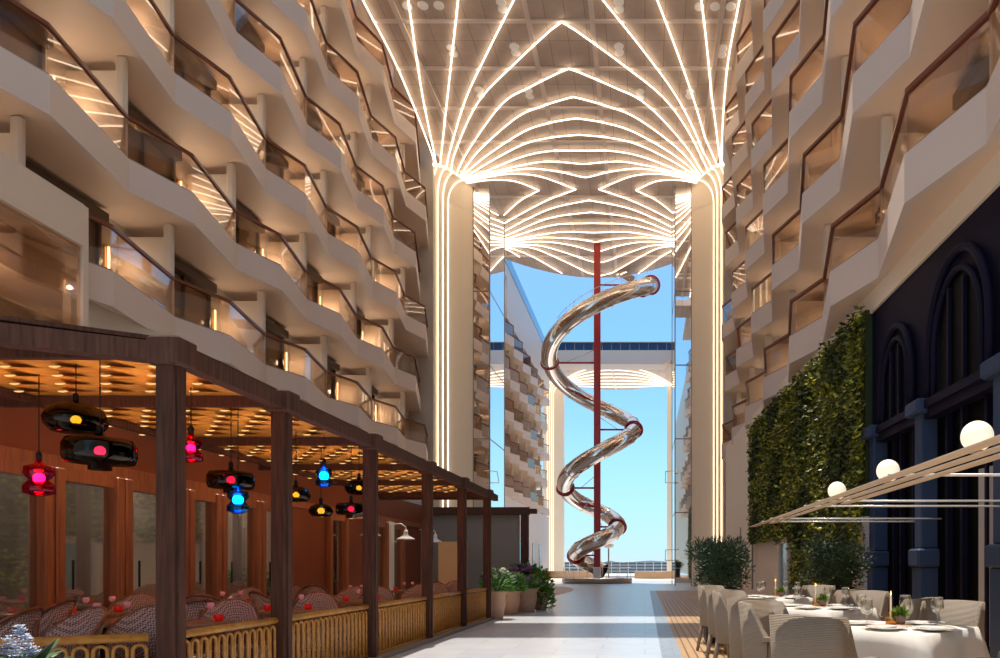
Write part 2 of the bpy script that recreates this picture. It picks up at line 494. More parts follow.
# soffit of the seventh level closes the balconies below the roof
for sg, xc in ((-1, XL), (1, XR)):
    b = MB(); xs = sorted((xc + sg * .05, xc + sg * 1.85)); b.box(xs[0], xs[1], 8, 36, LV[6] + EYE - 1.56, LV[6] + EYE - 1.2)
    tag(b.build('balcony_slab', M['soffit']), 'topmost balcony ceiling tucked under the roof on the %s facade' % SIDE[sg], 'balcony', None, 'structure')
b = MB(); b.box(XL - 2.2, XL - 1.76, -80, 36, 0, 26); b.box(XL - 1.8, XL - .5, 35.8, 36.1, 0, 26)
tag(b.build('wall_left', M['innerwall']), 'warm plaster wall behind the left balconies', 'wall', None, 'structure')
b = MB(); b.box(XR + 1.76, XR + 2.2, -80, 36, 0, 26); b.box(4.02, XR + 1.8, 35.8, 36.1, 0, 26)
tag(b.build('wall_right', M['innerwall']), 'warm plaster wall behind the right balconies', 'wall', None, 'structure')

# far facades: back wall, smooth white top storey and blue parapet
for sg, xc, nm in ((-1, -9.75, 'left'), (1, mir(-9.75), 'right')):
    b = MB()
    xs = sorted((xc + sg * 1.7, xc + sg * 2.2)); b.box(xs[0], xs[1], 42.3, 73.5, 0, 20)
    xs = sorted((xc + sg * .3, xc + sg * 2.2))
    b.box(xs[0], xs[1], 42.3, 73.5, 0, LV[0] + EYE - 1.6)
    b.box(xs[0], xs[1], 51.0, 73.5, LV[4] + EYE + .2, LV[4] + EYE + 4.0)
    b.box(xs[0], xs[1], 42.3, 50.99, LV[5] + EYE + .3, LV[4] + EYE + 4.0)
    o = tag(b.build('wall_far_' + nm, [M['fascia']]), 'smooth white far facade on the %s beyond the glass tower' % nm, 'wall', None, 'structure')
    b = MB(); xs = sorted((xc + sg * .25, xc + sg * .35)); b.box(xs[0], xs[1], 42.3, 73.5, LV[4] + EYE + 4.0, LV[4] + EYE + 4.9)
    tag(b.build('parapet_glass', M['blueglass']), 'blue glass parapet along the roof of the far %s facade' % nm, 'parapet', None, 'structure')
b = MB()
for ya, yb in ((55.5, 58.0), (62.5, 63.3), (66.3, 67.2)): b.box(-10.06, -10.0, ya, yb, 1.0 if ya < 60 else .2, 3.1)
tag(b.build('window_1', M['teal']), 'dark narrow windows in the white ground floor of the far left facade', 'window', None, 'structure')

# lounge with a cream parapet above the restaurant roof, nearest the camera on the left
lz = EYE
b = MB(); b.box(XL - .02, XL + .12, 2, 12.75, lz + 5.8, lz + 6.56); b.box(XL - 1.7, XL - .03, 2, 12.75, lz + 5.78, lz + 5.95)
t = tag(b.build('lounge_parapet', M['partition']), 'plain cream parapet band above the glazed lounge on the left facade', 'parapet', None, 'structure')
t = thing('window_2', 'tall tinted lounge window below the cream parapet on the left facade', 'window', (XL, 8, lz + 2.2), kind='structure')
b = MB()
for i in range(3): b.box(XL + .03, XL + .05, 2.2 + i * 3.55, 5.7 + i * 3.55, lz + 1.9, lz + 5.79)
b.build('pane', glass('lounge_glass', (238, 222, 206), .1, .02, edge=.3), t, True)
b = MB(); b.box(XL - .02, XL + .1, 12.75, 12.87, lz + 1.7, lz + 6.56)
for i in range(9): b.box(XL + .0, XL + .04, 6.0 + i * .32, 6.05 + i * .32, lz + 4.7, lz + 5.78)
b.build('frame', M['partition'], t, True)
b = MB(); b.tube([(XL - .5, 11.9, lz + 2.5), (XL - .5, 11.9, lz + 3.4)], .03, 8)
o = b.build('wall_lamp', M['lampbar']); tag(o, 'slim glowing lamp behind the lounge window just above the restaurant roof', 'lamp')
b = MB(); b.box(XL - 1.7, XL - .05, 2, 36, lz + 3.55, lz + 3.75); b.box(XL - .4, XL - .25, 12.9, 36, lz + 1.5, lz + 5.05)
b.box(XL - 1.7, XL - .3, 9.2, 9.3, lz + 3.7, lz + 5.7); b.box(XL - .62, XL - .52, 2, 12.7, lz + 4.55, lz + 4.65)
tag(b.build('wall_podium_left', M['innerwall']), 'cream podium wall between the restaurant roof and the first left balcony', 'wall', None, 'structure')

# ------------------------------------------------------------------ roof canopy with its light strips
HC = 20.6
ZC = HC + EYE
def pl(pxs): return [at(x, y, HC) for x, y in pxs]
edge = [(-9.75, 46.6)]
for i in range(1, 24):
    t = i / 24; edge.append((-9.75 + (mir(-9.75) + 9.75) * t, 46.6 + 3.6 * math.sin(PI * t) ** .8))
edge.append((mir(-9.75), 46.6))
poly = [(-9.75, 39), (-11.6, 39), (-11.6, 36.05), (XL - .1, 36), (XL - .1, 22.3), (XR + .1, 22.3), (XR + .1, 36), (mir(-11.6), 36.05), (mir(-11.6), 39), (mir(-9.75), 39)] + edge[::-1]
b = MB(); b.prism(poly, ZC, ZC + .45)
ceil = tag(b.build('ceiling', M['canopy']), 'taupe planked canopy roof spanning the street with fanning light strips', 'canopy', None, 'structure')
for i in range(10):
    y = 23.95 + i * 2.52
    x0, x1 = (XL, XR) if y < 36 else (-9.6, mir(-9.6))
    if y > 47: x0, x1 = -8.0, 1.2
    b = MB(); b.box(x0, x1, y - .07, y + .07, ZC - .07, ZC); b.build('cross_beam', M['canopybeam'], ceil)
for x in (-9.25, -4.41, -1.99, 2.85):
    y1 = 46.4 if x < -9 or x > 2 else (48.2 if abs(x - XM) > 2 else 49.9)
    b = MB(); b.box(x - .09, x + .09, 22.4, y1, ZC - .1, ZC); b.build('long_beam', M['canopybeam'], ceil)
for px, py, n, ax in ((423, 5, 3, 'x'), (715, 6, 3, 'x'), (452, 50, 2, 'y'), (515, 49, 2, 'y'), (619, 49, 2, 'y'), (722, 51, 2, 'y'), (619, 5, 2, 'y'), (502, 5, 2, 'y'), (529, 93, 2, 'y'), (640, 94, 2, 'y'), (480, 92, 2, 'y'), (690, 93, 2, 'y')):
    x, y = at(px, py, HC)
    for i in range(n):
        dx, dy = ((i - (n - 1) / 2) * .58, 0) if ax == 'x' else (0, (i - (n - 1) / 2) * .34)
        b = MB(); b.lathe([(.16, -.05), (.19, -.04), (.19, 0)], 16, (x + dx, y + dy, ZC)); b.build('spotlight', M['spot'], ceil)

def mirc(x, y):              # the right half of the light pattern
    d = max(0, (-3.14 - x) / 6.5)
    return 2 * (-3.14 - .26 * min(1, d) ** 4) - x
S = [[(364.7, 0), (400, 70), (431.5, 150), (433, 164)],
     [(408.7, 0), (422, 90), (434, 150), (436.5, 164.3)],
     [(457.7, 0), (449, 80), (442.5, 140), (440, 164.3)],
     [(512, 0), (487, 50), (465, 98), (449.5, 150), (446, 167)],
     [(559.5, 18.5), (513, 62), (477, 101), (455, 150), (451, 169)],
     [(567, 65.5), (530, 84), (501.5, 101.5), (470, 145), (456, 171.5)],
     [(571.5, 94), (543, 103), (515.5, 115.5), (478, 149), (459.5, 174)],
     [(575, 115.5), (550, 120), (522.5, 129.5), (484, 155), (461, 175)],
     [(578.5, 132), (550, 135), (522.5, 142), (487, 161), (463, 176.5)],
     [(580, 148), (550, 148.5), (522.5, 154), (490, 167), (464, 177.5)],
     [(582, 161.5), (560, 159.5), (540, 159.5), (505, 166.5), (465, 178.3)],
     [(584, 175), (557.5, 169), (529.5, 166), (500, 170), (466.0, 179)],
     [(576, 187), (540, 174), (512, 171.5), (490, 174), (466.5, 179.8)],
     [(539, 188), (515.5, 179), (491, 177.5), (467, 180.6)],
     [(539, 188), (520, 198.5), (504, 213)],
     [(576, 187), (545, 199), (508, 219), (503, 223)],
     [(588, 198), (549, 207), (510, 226), (502, 231)],
     [(589, 210), (549, 216), (512, 231), (502, 235)],
     [(590.5, 221), (552, 223), (515, 234), (502, 238)],
     [(592.5, 230.5), (560, 230), (520, 236.3), (502, 240)],
     [(595.5, 240), (575, 237), (545, 235.3), (520, 238), (502, 241.2)],
     [(596, 250), (570, 243), (540, 239.5), (502, 242.2)],
     [(595, 261), (560, 249), (535, 243), (502, 243.2)],
     [(594, 274.0), (555, 255), (530, 245.5), (502, 244.2)],
     [(562, 271.5), (535, 256), (515, 247.5), (502, 245.2)],
     [(519.5, 255.0), (510, 249), (502, 246.2)]]
for i, s in enumerate(S):
    P = pl(s)
    if i < 4:                                  # run on over the street towards the camera
        (x0, y0), (x1, y1) = P[0], P[1]
        d = (y0 - 22.5) / (y1 - y0) if abs(y1 - y0) > 1e-6 else 0
        P = [(x0 - (x1 - x0) * d, 22.5)] + P
    C3 = smooth_curve([(x, y, ZC - .13) for x, y in P], 6)
    cusp = P[0][0] > -4.3 and i > 3
    if cusp: C3[0] = Vector((-3.14, C3[0].y, C3[0].z)) if i not in (12, 13, 14, 15, 24) else C3[0]
    for sgn in (0, 1):
        Q = [Vector((mirc(p.x, p.y), p.y, p.z)) for p in C3] if sgn else C3
        b = MB(); b.tube(Q, .03, 6); b.build('light_strip', M['strip'], ceil)

# hidden-from-view street roof beam nearer the camera (its band of shade lies across the paving)
b = MB(); b.box(XL - .1, XR + .1, 17.7, 20.4, ZC, ZC + .45)
tag(b.build('ceiling_beam', M['canopy']), 'broad roof beam crossing the street overhead before the canopy', 'beam', None, 'structure')

# ------------------------------------------------------------------ light columns and glass towers
COLP = [(-11.2, 36.15), (-10.97, 36.2), (-10.76, 36.4), (-10.58, 36.72), (-10.44, 37.15)]
RING = [(-10.89, 35.9), (-10.55, 35.85), (-10.22, 36.1), (-9.95, 36.55), (-9.55, 37.3)]
def column(dy, flip, label, panel=True):
    fx = (lambda x: mir(x)) if flip else (lambda x: x)
    root = thing('column', label, 'column', (fx(-10.6), 37.5 + dy, 0), group='columns of light', kind='structure')
    b = MB()
    b.prism([(fx(x), y + dy) for x, y in [(-11.5, 36.2)] + COLP + [(-9.34, 37.9), (-9.34, 38.8), (-11.5, 38.8)]], 0, ZC)
    # trumpet flare under the roof
    n = 7; z0 = 19.2 + EYE; vs = []
    CP = COLP + [(-9.36, 37.85)]; RG = RING + [(-9.3, 37.86)]
    for k in range(n + 1):
        t = PI / 2 * k / n
        for (cx, cy), (rx, ry) in zip(CP, RG):
            w = 1 - math.cos(t)
            vs.append((fx(cx + (rx - cx) * w), cy + (ry - cy) * w + dy, z0 + (ZC - .02 - z0) * math.sin(t)))
    m_ = len(CP)
    b.add(vs, [(k * m_ + j, k * m_ + j + 1, (k + 1) * m_ + j + 1, (k + 1) * m_ + j) for k in range(n) for j in range(m_ - 1)], 0, True)
    b.build('shaft', M['column'], root, True)
    for i in range(1, 5):
        cx, cy = COLP[i]; rx, ry = RING[i]; pts = [(fx(cx), cy + dy - .05, .4)]
        for k in range(n + 1):
            t = PI / 2 * k / n; w = 1 - math.cos(t)
            pts.append((fx(cx + (rx - cx) * w), cy + (ry - cy) * w + dy - .05, z0 + (ZC - .12 - z0) * math.sin(t)))
        s = MB(); s.tube(pts, .027, 6); s.build('light_strip', M['colstrip'], root, True)
    s = MB(); s.tube([(fx(x), y + dy, ZC - .13) for x, y in RING], .03, 6); s.build('light_ring', M['colstrip'], root, True)
column(0, False, 'cream column with vertical light strips at the end of the left balconies')
column(0, True, 'cream column with vertical light strips at the end of the right balconies')
column(42.5, False, 'far cream column with light strips left of the slide')
column(42.5, True, 'far cream column with light strips right of the slide beyond the tower')

def tower(flip, label):
    fx = (lambda x: mir(x)) if flip else (lambda x: x)
    X = lambda a, c: sorted((fx(a), fx(c)))
    root = thing('elevator_tower', label, 'tower', (fx(-8.9), 40, 0), group='mirror glass towers')
    zs = [0.02, 4.0, 8.0, 12.0, 16.0, ZC - .05]
    fr = MB()
    for x, y in ((-9.33, 38.0), (-8.43, 38.0), (-8.43, 41.95), (-9.33, 41.95)): fr.box(fx(x) - .03, fx(x) + .03, y - .03, y + .03, 0, ZC)
    for z in zs[1:-1]:
        a, c = X(-9.3, -8.46); fr.box(a, c, 37.98, 38.02, z - .03, z + .03)
        fr.box(fx(-8.43) - .02, fx(-8.43) + .02, 38, 41.9, z - .03, z + .03)
    fr.build('frame', M['towerframe'], root, True)
    for z0, z1 in zip(zs[:-1], zs[1:]):
        a, c = X(-9.3, -8.46)
        g = MB(); g.box(a, c, 38.0, 38.015, z0 + .03, z1 - .03); g.build('glass_panel', M['towerglass'], root, True)
        g = MB(); g.box(fx(-8.43) - .008, fx(-8.43) + .008, 38.05, 41.9, z0 + .03, z1 - .03); g.build('glass_panel', M['towerglass'], root, True)
    for z in (2.0, 6.2):
        b = MB(); b.tube([(fx(-8.6), 37.95, z), (fx(-8.6), 37.4, z), (fx(-7.9), 37.4, z - .05), (fx(-7.9), 37.9, z - .6), (fx(-8.6), 37.95, z - .6)], .025, 6)
        b.build('bracket', M['chrome'], root, True)
tower(False, 'tall mirrored glass tower beside the left light column')
tower(True, 'tall mirrored glass tower beside the right light column')

# ------------------------------------------------------------------ second canopy and the bridge
b = MB()
poly = [(-9.9, 71.6), (mir(-9.9), 71.6), (mir(-9.9), 79.8)] + [(mir(-9.9) + (-9.9 - mir(-9.9)) * i / 12, 79.8 + 2.6 * math.sin(PI * i / 12)) for i in range(1, 12)] + [(-9.9, 79.8)]
b.prism(poly, ZC, ZC + .4)
c2 = tag(b.build('ceiling', M['canopy']), 'second planked canopy far down the street under the glass bridge', 'canopy', None, 'structure')
for i in range(7):
    yc = 72.4 + i * 1.4
    pts = []
    for k in range(25):
        t = k / 24; x = -9.9 + (mir(-9.9) + 9.9) * t
        pts.append((x, yc + (79.9 - yc) * abs(2 * t - 1) ** 2.2, ZC - .07))
    b = MB(); b.tube(pts, .045, 6); b.build('light_strip', M['colstrip'], c2)
b = MB(); b.box(XM - .1, XM + .1, 71.8, 82, ZC - .1, ZC); b.build('long_beam', M['canopybeam'], c2)
br = thing('bridge', 'glazed bridge with a white curved underside crossing between the far facades', 'bridge', (XM, 71, ZC), kind='structure')
prof = [(-9.9, .9), (-9.4, .25), (-8.6, -.1), (mir(-8.6), -.1), (mir(-9.4), .25), (mir(-9.9), .9)]
b = MB(); vs = []
for x, dz in prof: vs += [(x, 70.9, ZC + dz - .15), (x, 70.7, ZC + 1.1), (x, 73.2, ZC + 1.1), (x, 73.2, ZC + dz - .1)]
k = len(prof)
b.add(vs, [(i * 4 + j, i * 4 + 4 + j, i * 4 + 4 + (j + 1) % 4, i * 4 + (j + 1) % 4) for i in range(k - 1) for j in range(4)], 0)
b.build('deck', M['fascia'], br, True)
b = MB()
for i in range(14):
    x0 = -9.9 + i * .93; b.box(x0 + .02, x0 + .91, 70.8, 70.85, ZC + 1.12, ZC + 1.86)
b.build('glazing', M['darkglass'], br, True)
b = MB(); b.box(-9.9, mir(-9.9), 70.72, 73.2, ZC + 1.86, ZC + 1.95); b.build('roof', M['curbmetal'], br, True)
del k

# ------------------------------------------------------------------ spiral slide
MX, MY = -3.07, 45.0
sl = thing('spiral_slide', 'tall polished steel tube slide spiralling round a red mast', 'slide', (MX, MY, 0))
b = MB(); b.bbox(MX - .21, MX + .21, MY - .21, MY + .21, 1.0, ZC - .02, .05); b.build('mast', M['red'], sl, True)
b = MB(); b.bbox(MX - .24, MX + .24, MY - .24, MY + .24, 0.28, 1.0, .05); b.build('mast_foot', M['whitemetal'], sl, True)
KEY = [(-.75, 3.8, 18.8), (0, 3.45, 18.0), (PI, 3.05, 13.0), (2 * PI, 2.35, 8.7), (3 * PI, 2.05, 4.95), (4 * PI, 1.3, 2.45), (5 * PI, 1.35, .62), (5.62 * PI, 1.2, -.45)]
def helix(a):
    for i in range(len(KEY) - 1):
        if a <= KEY[i + 1][0]: break
    def pt(j): return Vector(KEY[max(0, min(j, len(KEY) - 1))])
    p0, p1, p2, p3 = pt(i - 1), pt(i), pt(i + 1), pt(i + 2)
    t = (a - p1.x) / (p2.x - p1.x)
    def slope(q0, q1, q2, c): return 0 if q2.x == q0.x else (q2[c] - q0[c]) / (q2.x - q0.x)
    out = []
    for c in (1, 2):
        m1, m2 = slope(p0, p1, p2, c), slope(p1, p2, p3, c); h = p2.x - p1.x
        out.append((2 * t ** 3 - 3 * t * t + 1) * p1[c] + (t ** 3 - 2 * t * t + t) * h * m1 + (-2 * t ** 3 + 3 * t * t) * p2[c] + (t ** 3 - t * t) * h * m2)
    return out
def hp(a):
    r, H = helix(a)
    return Vector((MX + r * math.cos(a), MY - r * math.sin(a), H + EYE))
A0, A1 = -.7, 5.6 * PI
b = MB(); b.tube([hp(A0 + (A1 - A0) * i / 190) for i in range(191)], .5, 18, cap=False); b.build('tube', M['chrome'], sl, True)
def ring_at(a, name='collar', R_=.56, r=.06):
    p = hp(a); t = (hp(a + .02) - hp(a - .02)).normalized(); u = t.cross(Vector((0, 0, 1))).normalized(); w = t.cross(u)
    b = MB(); b.tube([p + (u * math.cos(q) + w * math.sin(q)) * R_ for q in [2 * PI * j / 20 for j in range(20)]], r, 8, True)
    return b.build(name, M['red'], sl, True)
for i, a in enumerate((0.0, PI, 2 * PI, 3 * PI, 4 * PI, 5 * PI)):
    ring_at(a)
    p = hp(a); d = (Vector((MX, MY, p.z)) - p).normalized()
    b = MB(); b.tube([p + d * .6, Vector((MX, MY, p.z))], .06, 8); b.build('strut', M['red'], sl, True)
    b = MB(); b.tube([p + d * 1.0, Vector((MX, MY, p.z + .9))], .02, 6); b.build('brace', M['chrome'], sl, True)
ring_at(A0, 'collar', .54, .05)
for j in range(60):                      # seam flanges along the tube
    if j % 3: continue
    a = A0 + (A1 - A0) * (j + .5) / 60
    p = hp(a); t = (hp(a + .02) - hp(a - .02)).normalized(); u = t.cross(Vector((0, 0, 1))).normalized(); w = t.cross(u)
    b = MB(); b.tube([p + (u * math.cos(q) + w * math.sin(q)) * .512 for q in [2 * PI * i / 16 for i in range(16)]], .022, 6, True); b.build('flange', M['chrome'], sl, True)
hb = MB()                               # little safety rail on the upper run
pts = [hp(.15 + i * .09) + Vector((0, 0, .95)) for i in range(26)]
hb.tube(pts, .018, 5)
for i in range(0, 26, 2): hb.tube([hp(.15 + i * .09) + Vector((0, 0, .5)), pts[i]], .014, 5)
hb.build('service_rail', M['chrome'], sl, True)
p0 = hp(A0)
b = MB(); b.bar(p0 + Vector((-.2, .5, .35)), p0 + Vector((-1.9, 2.4, 2.1)), .9, .12); b.bar(p0 + Vector((-.6, .4, .7)), p0 + Vector((-2.2, 2.2, 2.4)), .04, .5); b.build('entry_ramp', M['chrome'], sl, True)
b = MB(); b.lathe([(2.2, 0), (2.25, .05), (2.25, .3), (2.05, .3), (2.0, .18), (1e-4, .18)], 48, (MX, MY, 0)); b.build('landing_basin', M['curbmetal'], sl, True)
for i in range(14):
    q = 2 * PI * i / 14
    b = MB(); b.tube([(MX + 2.15 * math.cos(q), MY + 2.15 * math.sin(q), .28), (MX + 2.15 * math.cos(q), MY + 2.15 * math.sin(q), 1.0)], .02, 6); b.build('rail_post', M['chrome'], sl, True)
b = MB(); b.tube([(MX + 2.15 * math.cos(2 * PI * i / 40), MY + 2.15 * math.sin(2 * PI * i / 40), 1.0) for i in range(40)], .02, 6, True); b.build('top_rail', M['chrome'], sl, True)
t = thing('standing_fan', 'white spotlight mast standing right of the slide foot', 'lamp', (-2.55, 49, 0))
b = MB(); b.tube([(0, 0, 0.02), (0, 0, 2.4)], .05, 8); b.lathe([(.3, 0.0), (.3, .06), (.06, .1)], 16); b.build('pole', M['curbmetal'], t)
b = MB(); b.lathe([(.1, 2.3), (.34, 2.42), (.36, 2.6), (.1, 2.75)], 14); b.build('head', M['whitemetal'], t)

# ------------------------------------------------------------------ ground
def Xw(y): return 4.3 - .032 * (y - 8.5)
b = MB(); b.box(-12.5, .21, -3, 52, -.2, 0); b.box(.21, 6.5, 31.5, 52, -.2, 0)
tag(b.build('floor', M['floor']), 'pale stone paving of the street', 'floor', None, 'structure')
b = MB(); b.box(.21, .47, -3, 31.5, -.2, .0)
tag(b.build('path_strip', M['bluestrip']), 'blue grey paving strip beside the timber deck', 'path', None, 'structure')
b = MB(); b.box(.47, 6.5, -3, 31.5, -.2, .0)
tag(b.build('path_deck', M['deck']), 'honey timber board deck under the outdoor tables', 'deck', None, 'structure')
b = MB(); b.prism([(-5.8, 30)] + [(-5.8 + 2.6 * math.sin(PI * i / 16), 30 - 8.4 * math.cos(PI * i / 16)) for i in range(17)], 0.0, .012)
tag(b.build('path_curve', M['beigefloor']), 'sand coloured curve inlaid in the paving beyond the flower pots', 'path', None, 'structure')
b = MB(); b.box(-40, 40, 52, 96, -.2, -.005)
tag(b.build('floor', M['reardeck']), 'bright open deck at the far end of the street', 'floor', None, 'structure')
for x0, x1, y, nm in ((-9.5, -4.6, 62, 'left'), (-.9, 2.5, 60, 'right')):
    b = MB(); n = 14
    P = [(x0 + (x1 - x0) * i / n, y + 1.6 * math.sin(PI * i / n) * (-1)) for i in range(n + 1)]
    b.prism(P + [(x1, y + 1.2), (x0, y + 1.2)], 0, .62)
    tag(b.build('planter_bench', M['beigefloor']), 'low curved tan bench planter at the %s of the far deck' % nm, 'bench')
rl = thing('deck_railing', 'white metal railing along the far end of the open deck', 'railing', (XM, 92, 0))
for i in range(41):
    b = MB(); x = -22 + i * 1.1; b.box(x - .03, x + .03, 91.97, 92.03, 0, 1.55); b.build('post', M['whitemetal'], rl, True)
b = MB()
for z in (.35, .75, 1.15, 1.55): b.box(-22, 22, 91.96, 92.04, z - .03, z + .03)
b.build('rail', M['whitemetal'], rl, True)
b = MB(); b.quad((-6000, 97, -18), (6000, 97, -18), (6000, 9000, -18), (-6000, 9000, -18))
tag(b.build('sea', M['sea']), 'hazy sea beyond the far railing', 'sea', None, 'structure')
b = MB(); rnd = random.Random(3); P = []
for i in range(60): P.append((-400 + i * 14, rnd.uniform(1.5, 6.0)))
vs = []
for x, h in P: vs += [(x, 700, -18), (x, 700, h), (x, 760, h * .8), (x, 760, -18)]
b.add(vs, [(i * 4 + j, i * 4 + 4 + j, i * 4 + 4 + (j + 1) % 4, i * 4 + (j + 1) % 4) for i in range(59) for j in range(3)], 0)
tag(b.build('hills', M['land']), 'dim distant shoreline behind the far railing', 'shore', None, 'structure')
# ------------------------------------------------------------------ restaurant terrace under the timber pergola
ZT, ZB = 1.535 + EYE, 1.405 + EYE                 # top and underside of the fascia beam
POSTY = [4.87, 6.35, 8.4, 10.6, 12.6, 14.6]
PX = -3.3
XWALL = -5.9
pg = thing('pergola', 'dark timber pergola over the restaurant terrace', 'pergola', (PX, 9.5, 0))
for i, y in enumerate(POSTY):
    b = MB(); w = .066
    b.bbox(PX - w, PX + w, y - w, y + w, 0, ZB - .02, .012)
    b.box(PX + w - .001, PX + w + .018, y - w + .03, y + w - .03, 0, ZB - .02)
    b.build('post', M['walnut'], pg, True)
    b = MB(); b.bbox(PX - .105, PX + .125, y - .105, y + .105, ZB - .03, ZT + .035, .015); b.build('capital', M['walnutbeam'], pg, True)
FRONT = [(-5.2, 3.75), (-4.08, 4.43), (PX, 4.87), (PX, 15.3)]
b = MB(); b.ribbon([(-5.2, 3.75), (-4.08, 4.42), (PX + .07, 4.87), (PX + .07, 15.4)], ZB, ZT, [(-.05, .11)] * 2 + [(-.11, .08), (-.11, 0)])
b.build('fascia_beam', M['walnutbeam'], pg, True)
for y in POSTY + [15.4]:
    b = MB(); b.box(XWALL + .06, PX - .06, y - .03, y + .03, ZB + .03, ZB + .12); b.build('rafter', M['walnut'], pg, True)
for x in (-5.55,):
    b = MB(); b.box(x - .04, x + .04, 4.2, 15.4, ZB + .05, ZB + .12); b.build('rafter', M['walnut'], pg, True)
# woven roof panels of staggered scales
ys = [3.7] + POSTY + [15.4]
rnd = random.Random(5)
for y0, y1 in zip(ys[:-1], ys[1:]):
    b = MB()
    b.box(XWALL + .06, PX - .08, y0, y1, ZB + .13, ZB + .15, 0) if y0 > 4.5 else b.prism([(XWALL + .06, 3.4), (-5.2, 3.85), (-4.1, 4.5), (PX - .08, 4.87), (XWALL + .06, 4.87)], ZB + .13, ZB + .15, 0)
    r0 = int(y0 / .25)
    for r_ in range(r0, int(y1 / .25) + 1):
        yy = r_ * .25
        if yy < y0 + .06 or yy > y1 - .26: continue
        for c in range(8):
            x = XWALL + .16 + c * .375 + (.1875 if r_ % 2 else 0)
            if x > PX - .3: continue
            if yy < 4.87 and (yy < 3.75 + (x + 5.2) * .6 + .12): continue
            z = ZB + .128
            w = .07
            # hanging tongue and its near edge, where a glint is painted as glow
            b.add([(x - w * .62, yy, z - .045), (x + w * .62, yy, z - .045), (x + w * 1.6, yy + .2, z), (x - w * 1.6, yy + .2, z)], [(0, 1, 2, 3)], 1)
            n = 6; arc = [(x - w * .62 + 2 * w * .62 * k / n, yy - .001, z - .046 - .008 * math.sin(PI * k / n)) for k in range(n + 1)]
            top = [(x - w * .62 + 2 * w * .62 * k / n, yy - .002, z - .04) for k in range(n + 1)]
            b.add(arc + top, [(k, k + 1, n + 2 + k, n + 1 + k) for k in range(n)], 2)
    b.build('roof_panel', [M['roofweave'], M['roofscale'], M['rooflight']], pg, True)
b = MB(); b.prism([(XWALL + .06, 3.4), (-5.2, 3.78), (-4.1, 4.45), (PX - .02, 4.9), (PX - .02, 15.4), (XWALL + .06, 15.4)], ZB + .155, ZB + .185)
b.build('roof_deck', M['walnutbeam'], pg, True)

# cane fence, one section per bay
def fence(p, q, label):
    p = Vector((p[0], p[1], 0)); q = Vector((q[0], q[1], 0)); d = q - p; Ln = d.length; d.normalize()
    f = thing('cane_fence', label, 'fence', p, 0, 'cane fence sections')
    top = .655
    b = MB(); b.tube([p + Vector((0, 0, top)), q + Vector((0, 0, top))], .03, 8); b.build('top_rail', M['cane'], f, True)
    b = MB(); b.tube([p + Vector((0, 0, .06)), q + Vector((0, 0, .06))], .02, 8); b.build('bottom_rail', M['cane'], f, True)
    n = max(3, round(Ln / .105)); w = Ln / n
    for i in range(n):
        c = p + d * (w * (i + .5)); r = w * .36
        pts = [c - d * r + Vector((0, 0, .07)), c - d * r + Vector((0, 0, top - .05 - r))]
        for k in range(1, 7): pts.append(c + d * (-r * math.cos(PI * k / 7)) + Vector((0, 0, top - .05 - r + r * math.sin(PI * k / 7))))
        pts += [c + d * r + Vector((0, 0, top - .05 - r)), c + d * r + Vector((0, 0, .07))]
        b = MB(); b.tube(pts, .0125, 6); b.build('hoop', M['cane'], f, True)
names = ['nearest whole', 'second', 'third', 'fourth', 'farthest']
fence((-4.9, 3.97), (PX - .1, 4.8), 'golden cane hoop fence section angled off left of the first timber post')
for i in range(5):
    fence((PX, POSTY[i] + .1), (PX, POSTY[i + 1] - .1), 'golden cane hoop fence section between the %s and %s timber posts' % (ORD[i], ORD[i + 1]))
b = MB(); b.box(PX - .12, PX + .12, 4.9, 15.0, 0, .05)
tag(b.build('kerb', M['greywall']), 'low stone kerb under the cane fence', 'kerb', None, 'structure')

# restaurant front
rf = thing('wall_restaurant', 'terracotta restaurant front with oak framed glass doors', 'wall', (XWALL, 11, 0), kind='structure')
b = MB()
b.box(XWALL - .25, XWALL, 3, 20, 2.15, 2.72); b.box(XWALL - .25, XWALL, 3, 20, 0, .1)
b.box(XWALL - .25, XWALL, 11.4, 12.95, .1, 2.15); b.box(XWALL - .25, XWALL, 13.75, 15.0, .1, 2.15); b.box(XWALL - .25, XWALL, 17.0, 18.4, .1, 2.15)
b.build('plaster', M['terracotta'], rf, True)
b = MB(); b.box(XWALL, XWALL + .05, 3, 20, 2.12, 2.24); b.build('cornice', M['oakframe'], rf, True)
def door(y0, y1, n):
    t = thing('door_%d' % n, '%s glazed restaurant door with oak frame along the terracotta front' % ORD[n - 1], 'door', (XWALL, (y0 + y1) / 2, 0), kind='structure')
    b = MB()
    for ya, yb in ((y0, y0 + .11), (y1 - .11, y1)): b.bbox(XWALL - .08, XWALL + .09, ya, yb, 0.02, 2.12, .012)
    b.box(XWALL - .05, XWALL + .06, y0 + .1, y1 - .1, 2.0, 2.12); b.box(XWALL - .05, XWALL + .06, y0 + .1, y1 - .1, .02, .16)
    b.build('frame', M['oakframe'], t, True)
    b = MB(); b.box(XWALL - .015, XWALL + .0, y0 + .11, y1 - .11, .16, 2.0); b.build('pane', M['restglass'], t, True)
    b = MB(); b.tube([(XWALL + .1, y0 + .18, .9), (XWALL + .1, y0 + .18, 1.2)], .012, 6); b.build('handle', M['iron'], t, True)
Y = [5.0, 5.95, 6.92, 7.85, 8.95, 9.65, 10.65, 11.4]
for i in range(7): door(Y[i], Y[i + 1] - .02, i + 1)
door(12.95, 13.75, 8); door(15.0, 15.9, 9); door(15.95, 17.0, 10)
b = MB()
b.box(-8.6, -8.5, 3, 20, 0, 3); b.box(-8.6, XWALL - .25, 3, 3.1, 0, 3); b.box(-8.6, XWALL - .25, 20, 20.1, 0, 3)
b.box(-8.6, XWALL - .25, 3, 20, 2.7, 2.8)
for y in (6, 9.5, 13, 16): b.box(-8.5, -8.35, y, y + .8, 0, 2.2)
